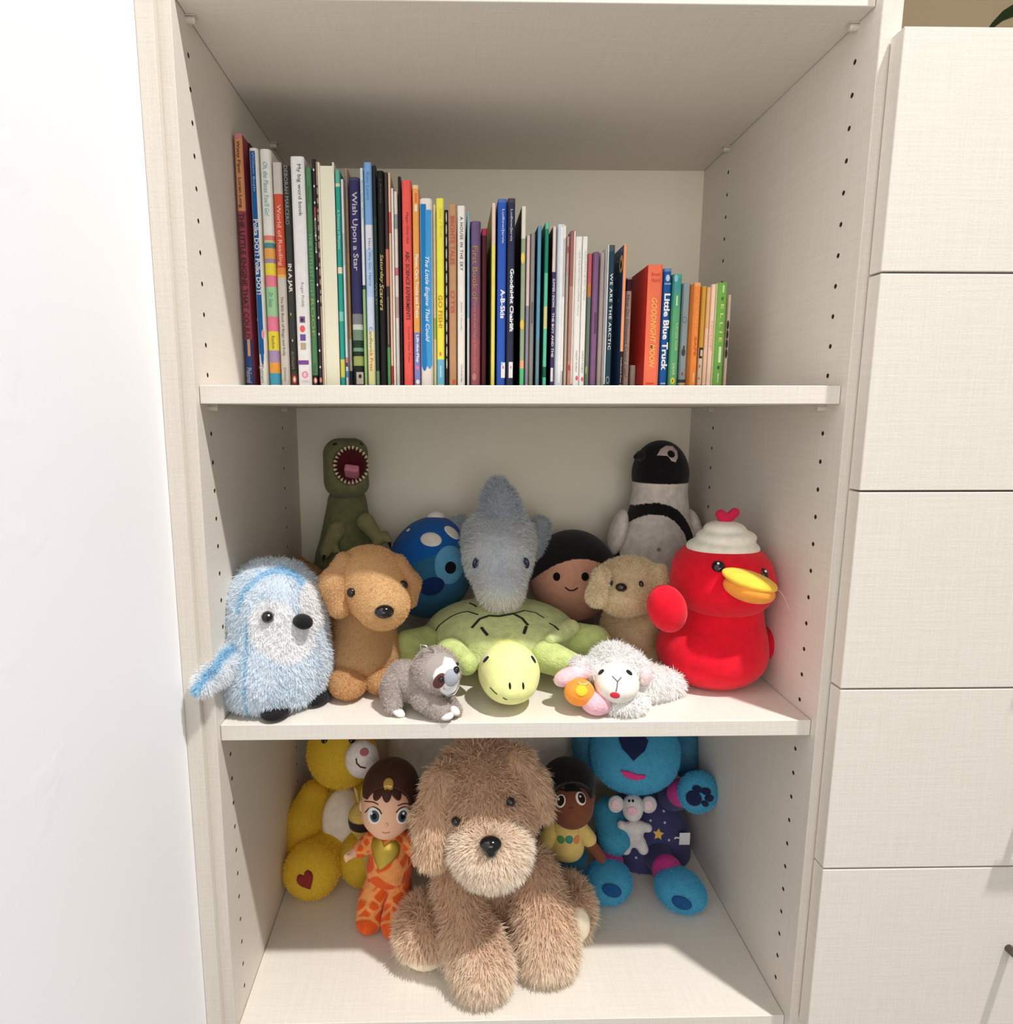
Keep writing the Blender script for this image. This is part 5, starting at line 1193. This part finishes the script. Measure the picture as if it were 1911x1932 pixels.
e = Body(0.014); e.K(972, 1435, 0.125, 28, 1000, 1482, 0.115, 26); e.K(1000, 1482, 0.115, 25, 1022, 1522, 0.105, 15); soft(t, 'ear', e, lambda P, N: np.tile(TB, (len(P), 1)), None, 0.004, shag(10000, 0.016, comb=(0.25, -0.1, -1.0)))
for a_, k_, fo, r in (((862, 1650, 0.125), (878, 1755, 0.092), (908, 1822, 0.070), (38, 40, 46)), ((1006, 1640, 0.135), (1024, 1730, 0.112), (1028, 1788, 0.100), (36, 42, 48))):
    lg = Body(0.02); lg.floor = FZ + 0.003; lg.K(*a_, r[0], *k_, r[1]); lg.K(*k_, r[1], *fo, r[2]); q = at(*fo); q[2] = FZ + 0.034; lg.ell(q, (r[2] * mpp(q) * 1.05, 0.044, 0.034))
    kz = at(*k_)[2]
    soft(t, 'front_leg', lg, lambda P, N: TB + (TL * 0.97 - TB) * np.clip((kz + 0.03 - P[:, 2]) / 0.08, 0, 0.7)[:, None], None, 0.004, shag(17000, 0.017, comb=(0, -0.25, -0.8)))
for a_, fo, sole, lab in (((808, 1740, 0.15), (802, 1812, 0.105), (795, 1830), 0), ((1040, 1735, 0.17), (1078, 1742, 0.145), (1094, 1752), 1)):
    lg = Body(0.02); lg.floor = FZ + 0.003; q = at(*fo); q[2] = FZ + 0.040
    lg.cone(at(*a_), q + np.array([0, 0.03, 0.0]), (50 if not lab else 30) * mpp(q), (42 if not lab else 34) * mpp(q)); lg.ell(q, (0.036 if not lab else 0.027, 0.034, 0.040 if not lab else 0.036))
    soft(t, 'hind_leg', lg, lambda P, N: TB + (TL - TB) * np.clip((FZ + 0.07 - P[:, 2]) / 0.06, 0, 0.6)[:, None], None, 0.004, shag(11000, 0.016, comb=(0, -0.1, -0.5), skip=lambda P, c=lg.hit(*sole)[0]: near(P, c, (0.030, 0.03, 0.028))))
    patch(t, 'paw_pad', lg, sole[0], sole[1], (36, 30, 0) if not lab else (18, 34, 0), (244, 230, 204), 0.005, 8)

# --- dark haired doll in yellow shirt
t = thing('cloth_doll', base_at(1072, 0.235, FZ), 'brown skinned cloth doll in yellow shirt and blue shorts beside the large dog', 'doll')
SK = (124, 72, 50)
hd = Body(0.012); hd.E(1078, 1512, 0.238, 42, 42, 0.036); hd.E(1076, 1530, 0.228, 34, 28, 0.03); soft(t, 'head', hd, SK, M_VELVET, 0.002)
hr = Body(0.012); hr.E(1072, 1474, 0.245, 50, 42, 0.043); hr.E(1070, 1492, 0.252, 48, 40, 0.04); hr.cut(1082, 1520, 0.198, 46, 42, 0.036); soft(t, 'hair', hr, (20, 16, 16), M_PILE, 0.002)
patch(t, 'forelock', hd, 1068, 1484, [(-26, -10), (-10, -14), (10, -14), (26, -10), (14, 2), (4, 10), (-2, 0), (-14, 2)], (20, 16, 16), 0.002, 5)
er = Body(0.004); er.E(1116, 1505, 0.245, 7, 11, 0.007); soft(t, 'ear', er, SK, M_VELVET, 0.0018)
for x, y in ((1057, 1511), (1096, 1506)):
    patch(t, 'eye_white', hd, x, y, (10, 12, 0), (240, 232, 220), 0.0007); patch(t, 'iris', hd, x + 1, y, (7, 9, 0), (38, 20, 16), 0.0012); patch(t, 'eye_glint', hd, x - 2, y - 3, (1.8, 1.8, 0), (240, 236, 230), 0.0017)
    stitch(t, 'eyebrow', hd, [(x - 8, y - 18), (x, y - 21), (x + 8, y - 19)], 2, (58, 34, 24), 6)
stitch(t, 'nose', hd, [(1074, 1524), (1078, 1525), (1082, 1523)], 1.2, (96, 54, 38), 5)
b = Body(0.01); b.K(1066, 1562, 0.24, 28, 1068, 1592, 0.24, 34); soft(t, 'shirt', b, (232, 202, 120), M_VELVET, 0.002)
for x, c in ((1058, (96, 150, 78)), (1074, (70, 146, 130)), (1088, (226, 146, 86))): patch(t, 'shirt_print', b, x, 1584, (7.5, 7.5, 0), c, 0.0006)
for a_, e_ in (((1042, 1562, 0.238), (1030, 1588, 0.225)), ((1094, 1560, 0.24), (1110, 1582, 0.232))): sl_ = Body(0.006); sl_.K(*a_, 14, *e_, 15); soft(t, 'sleeve', sl_, (232, 202, 120), M_VELVET, 0.002)
for e_, h_ in (((1110, 1586, 0.232), (1134, 1618, 0.222)), ((1028, 1590, 0.225), (1018, 1620, 0.22))): ar = Body(0.004); ar.K(*e_, 11, *h_, 10); soft(t, 'arm', ar, SK, M_VELVET, 0.002)
so = Body(0.008); so.E(1070, 1616, 0.238, 36, 16, 0.026); so.K(1052, 1616, 0.238, 18, 1049, 1638, 0.236, 16); so.K(1088, 1616, 0.238, 18, 1090, 1638, 0.236, 17); soft(t, 'shorts', so, (24, 84, 110), M_VELVET, 0.002)
for x in (1049, 1091):
    q = at(x, 1682, 0.225); a_ = at(x, 1640, 0.236); lg = Body(0.004); lg.cone(a_, (q[0], 0.238, FZ + 0.022), 0.0095, 0.009); soft(t, 'leg', lg, SK, M_VELVET, 0.002)
    s2 = Body(0.005); s2.floor = FZ + 0.0002; s2.ell((q[0] + 0.002, 0.225, FZ + 0.012), (0.0145, 0.027, 0.0165)); soft(t, 'shoe', s2, (126, 176, 140), M_VELVET, 0.0018)
    patch(t, 'shoe_strap', s2, x + 4, 1678, (8, 10, 0), (226, 214, 128), 0.0008)

# --- blue plush dog in starry pyjamas
t = thing('plush_dog', base_at(1215, 0.32, FZ), 'bright blue plush dog in navy starry pyjamas waving its paw at the right', 'plush toy')
BL = (36, 160, 218); NV = (62, 62, 104); BF = lambda n: fur(n, 0.0035, 0.0008, jitter=0.5, comb=(0, -0.1, -0.3), vary=0.08)
b = Body(0.018); b.floor = FZ + 0.001; b.E(1212, 1575, 0.335, 88, 88, 0.062); b.E(1212, 1610, 0.33, 84, 55, 0.062); soft(t, 'pyjama_body', b, NV, M_VELVET, 0.0035)
for x, y, r in ((1242, 1574, 11),): patch(t, 'star', b, x, y, star(r, 0.2, 5, 0.5), (232, 186, 92), 0.0008, 4)
patch(t, 'moon', b, 1243, 1617, [(-8, 4), (0, 5), (6, 0), (8, -8), (10, 0), (6, 8), (-2, 10)], (226, 180, 110), 0.0008, 4)
for x, y in ((1227, 1548), (1254, 1552), (1232, 1602), (1253, 1600), (1226, 1622), (1262, 1612), (1262, 1585), (1150, 1610), (1165, 1612), (1200, 1618), (1252, 1530), (1160, 1495)): patch(t, 'dot', b, x, y, (2.4, 2.4, 0), (190, 190, 206), 0.0007, 2, seg=10)
hd = Body(0.02); hd.E(1197, 1410, 0.315, 82, 60, 0.062); hd.E(1197, 1440, 0.285, 76, 52, 0.05); soft(t, 'head', hd, BL, None, 0.0035, BF(18000))
patch(t, 'nose', hd, 1195, 1408, [(-26, -12), (-20, -22), (0, -26), (20, -22), (26, -12), (20, 6), (8, 18), (0, 26), (-8, 18), (-20, 6)], (22, 34, 74), 0.005, 7)
patch(t, 'mouth', hd, 1194, 1462, [(-22, -6), (-8, -6), (8, -2), (22, -2), (20, 4), (6, 8), (-8, 6), (-16, 2)], (206, 56, 128), 0.004, 5)
for x, y in ((1168, 1360), (1226, 1360)): button(t, 'eye', hd, x, y, 9, depth=0.8)
for x, yy in ((1102, 0.345), (1292, 0.345)): e = Body(0.012); e.K(x, 1390, yy, 22, x + (4 if x < 1200 else -2), 1440, yy - 0.01, 24); soft(t, 'ear', e, (24, 88, 132), None, 0.0035, BF(4000))
a_ = Body(0.012); a_.K(1268, 1500, 0.31, 28, 1290, 1498, 0.285, 25); soft(t, 'sleeve', a_, NV, M_VELVET, 0.003)
c_ = Body(0.006); c_.K(1283, 1496, 0.282, 25, 1288, 1496, 0.276, 25); soft(t, 'cuff', c_, (196, 54, 134), M_VELVET, 0.003)
pw = Body(0.012); pw.E(1316, 1494, 0.258, 38, 38, 0.026, (0, 12, 20)); soft(t, 'paw', pw, BL, None, 0.0028, BF(5000))
patch(t, 'paw_pad', pw, 1309, 1506, (13, 13, 0), (20, 30, 66), 0.0035, 5)
for x, y, rx, ry, rot in ((1315, 1489, 8, 6, 0), (1331, 1493, 9, 6, 10), (1337, 1505, 9, 6, 10), (1329, 1515, 7, 5, 30)): patch(t, 'toe_pad', pw, x, y, (rx, ry, rot), (20, 30, 66), 0.0035, 4)
a_ = Body(0.012); a_.K(1150, 1535, 0.29, 28, 1160, 1580, 0.262, 30); soft(t, 'arm', a_, (26, 140, 190), None, 0.003, BF(5000))
for fx, fy, yy, sx in ((1150, 1655, 0.225, -1), (1278, 1678, 0.205, 1)):
    q = at(fx, fy, yy); q[2] = FZ + 0.028
    lg = Body(0.01); lg.cone((q[0] - sx * 0.012, 0.30, FZ + 0.030), (q[0] - sx * 0.006, yy + 0.035, FZ + 0.032), 0.024, 0.022); lg.floor = FZ + 0.001; soft(t, 'trouser_leg', lg, NV, M_VELVET, 0.003)
    c_ = Body(0.006); c_.floor = FZ + 0.001; c_.cone((q[0] - sx * 0.006, yy + 0.032, FZ + 0.033), (q[0] - sx * 0.005, yy + 0.024, FZ + 0.031), 0.0245, 0.0245); soft(t, 'cuff', c_, (196, 54, 134), M_VELVET, 0.0028)
    ft = Body(0.014); ft.floor = FZ + 0.0005; ft.ell(q, (0.035, 0.036, 0.0275)); ft.ell(q + np.array([sx * 0.012, -0.006, -0.006]), (0.030, 0.030, 0.020)); soft(t, 'foot', ft, BL, None, 0.0028, BF(6000))
    patch(t, 'foot_patch', ft, fx + sx * 2 + 6, fy + 25, (17, 10, 10), (22, 76, 130), 0.0035, 5)
q = at(1290, 1583, 0.285); box('tag_or_shade', (q[0] - 0.008, 0.284, q[2] - 0.010), (q[0] + 0.010, 0.2846, q[2] + 0.012), plain('white_label', (226, 224, 222), 0.6), t)
v, f = tube_data([at(1262, 1590, 0.29), at(1275, 1580, 0.284), q + (-0.006, 0, 0.002)], 0.0016, 6); raw_mesh('tag_ribbon', v, f, plain('white_label', (226, 224, 222), 0.6), t)

# --- little grey plush held on the blue dog's tummy
t = thing('small_plush', at(1190, 1600, 0.255), 'little pale grey plush with round pinkish ears on the blue dog\'s tummy', 'plush toy')
GY = (206, 200, 200)
b = Body(0.008); b.E(1196, 1572, 0.256, 18, 28, 0.012); b.K(1180, 1590, 0.255, 9, 1180, 1602, 0.250, 10); b.K(1210, 1590, 0.255, 9, 1213, 1602, 0.250, 10); b.K(1182, 1560, 0.255, 8, 1172, 1556, 0.250, 8); b.K(1210, 1558, 0.255, 8, 1222, 1562, 0.250, 8)
soft(t, 'body', b, GY, M_PILE, 0.0018)
hd = Body(0.006); hd.E(1194, 1522, 0.252, 20, 24, 0.016); hd.E(1193, 1536, 0.246, 15, 12, 0.012); soft(t, 'head', hd, GY, M_PILE, 0.0018)
for x, y, s in ((1162, 1517, -1), (1224, 1518, 1)):
    e = Body(0.005); e.E(x, y, 0.254, 15, 17, 0.008); soft(t, 'ear', e, GY, M_PILE, 0.0018); patch(t, 'inner_ear', e, x, y + 2, (8, 10, 0), (226, 196, 200), 0.0006)
patch(t, 'nose', hd, 1193, 1530, (9, 7, 0), (226, 178, 190), 0.0012)
for x in (1187, 1194): patch(t, 'eye', hd, x, 1511, (2.2, 2.6, 0), (16, 14, 16), 0.0008, 3, seg=12)
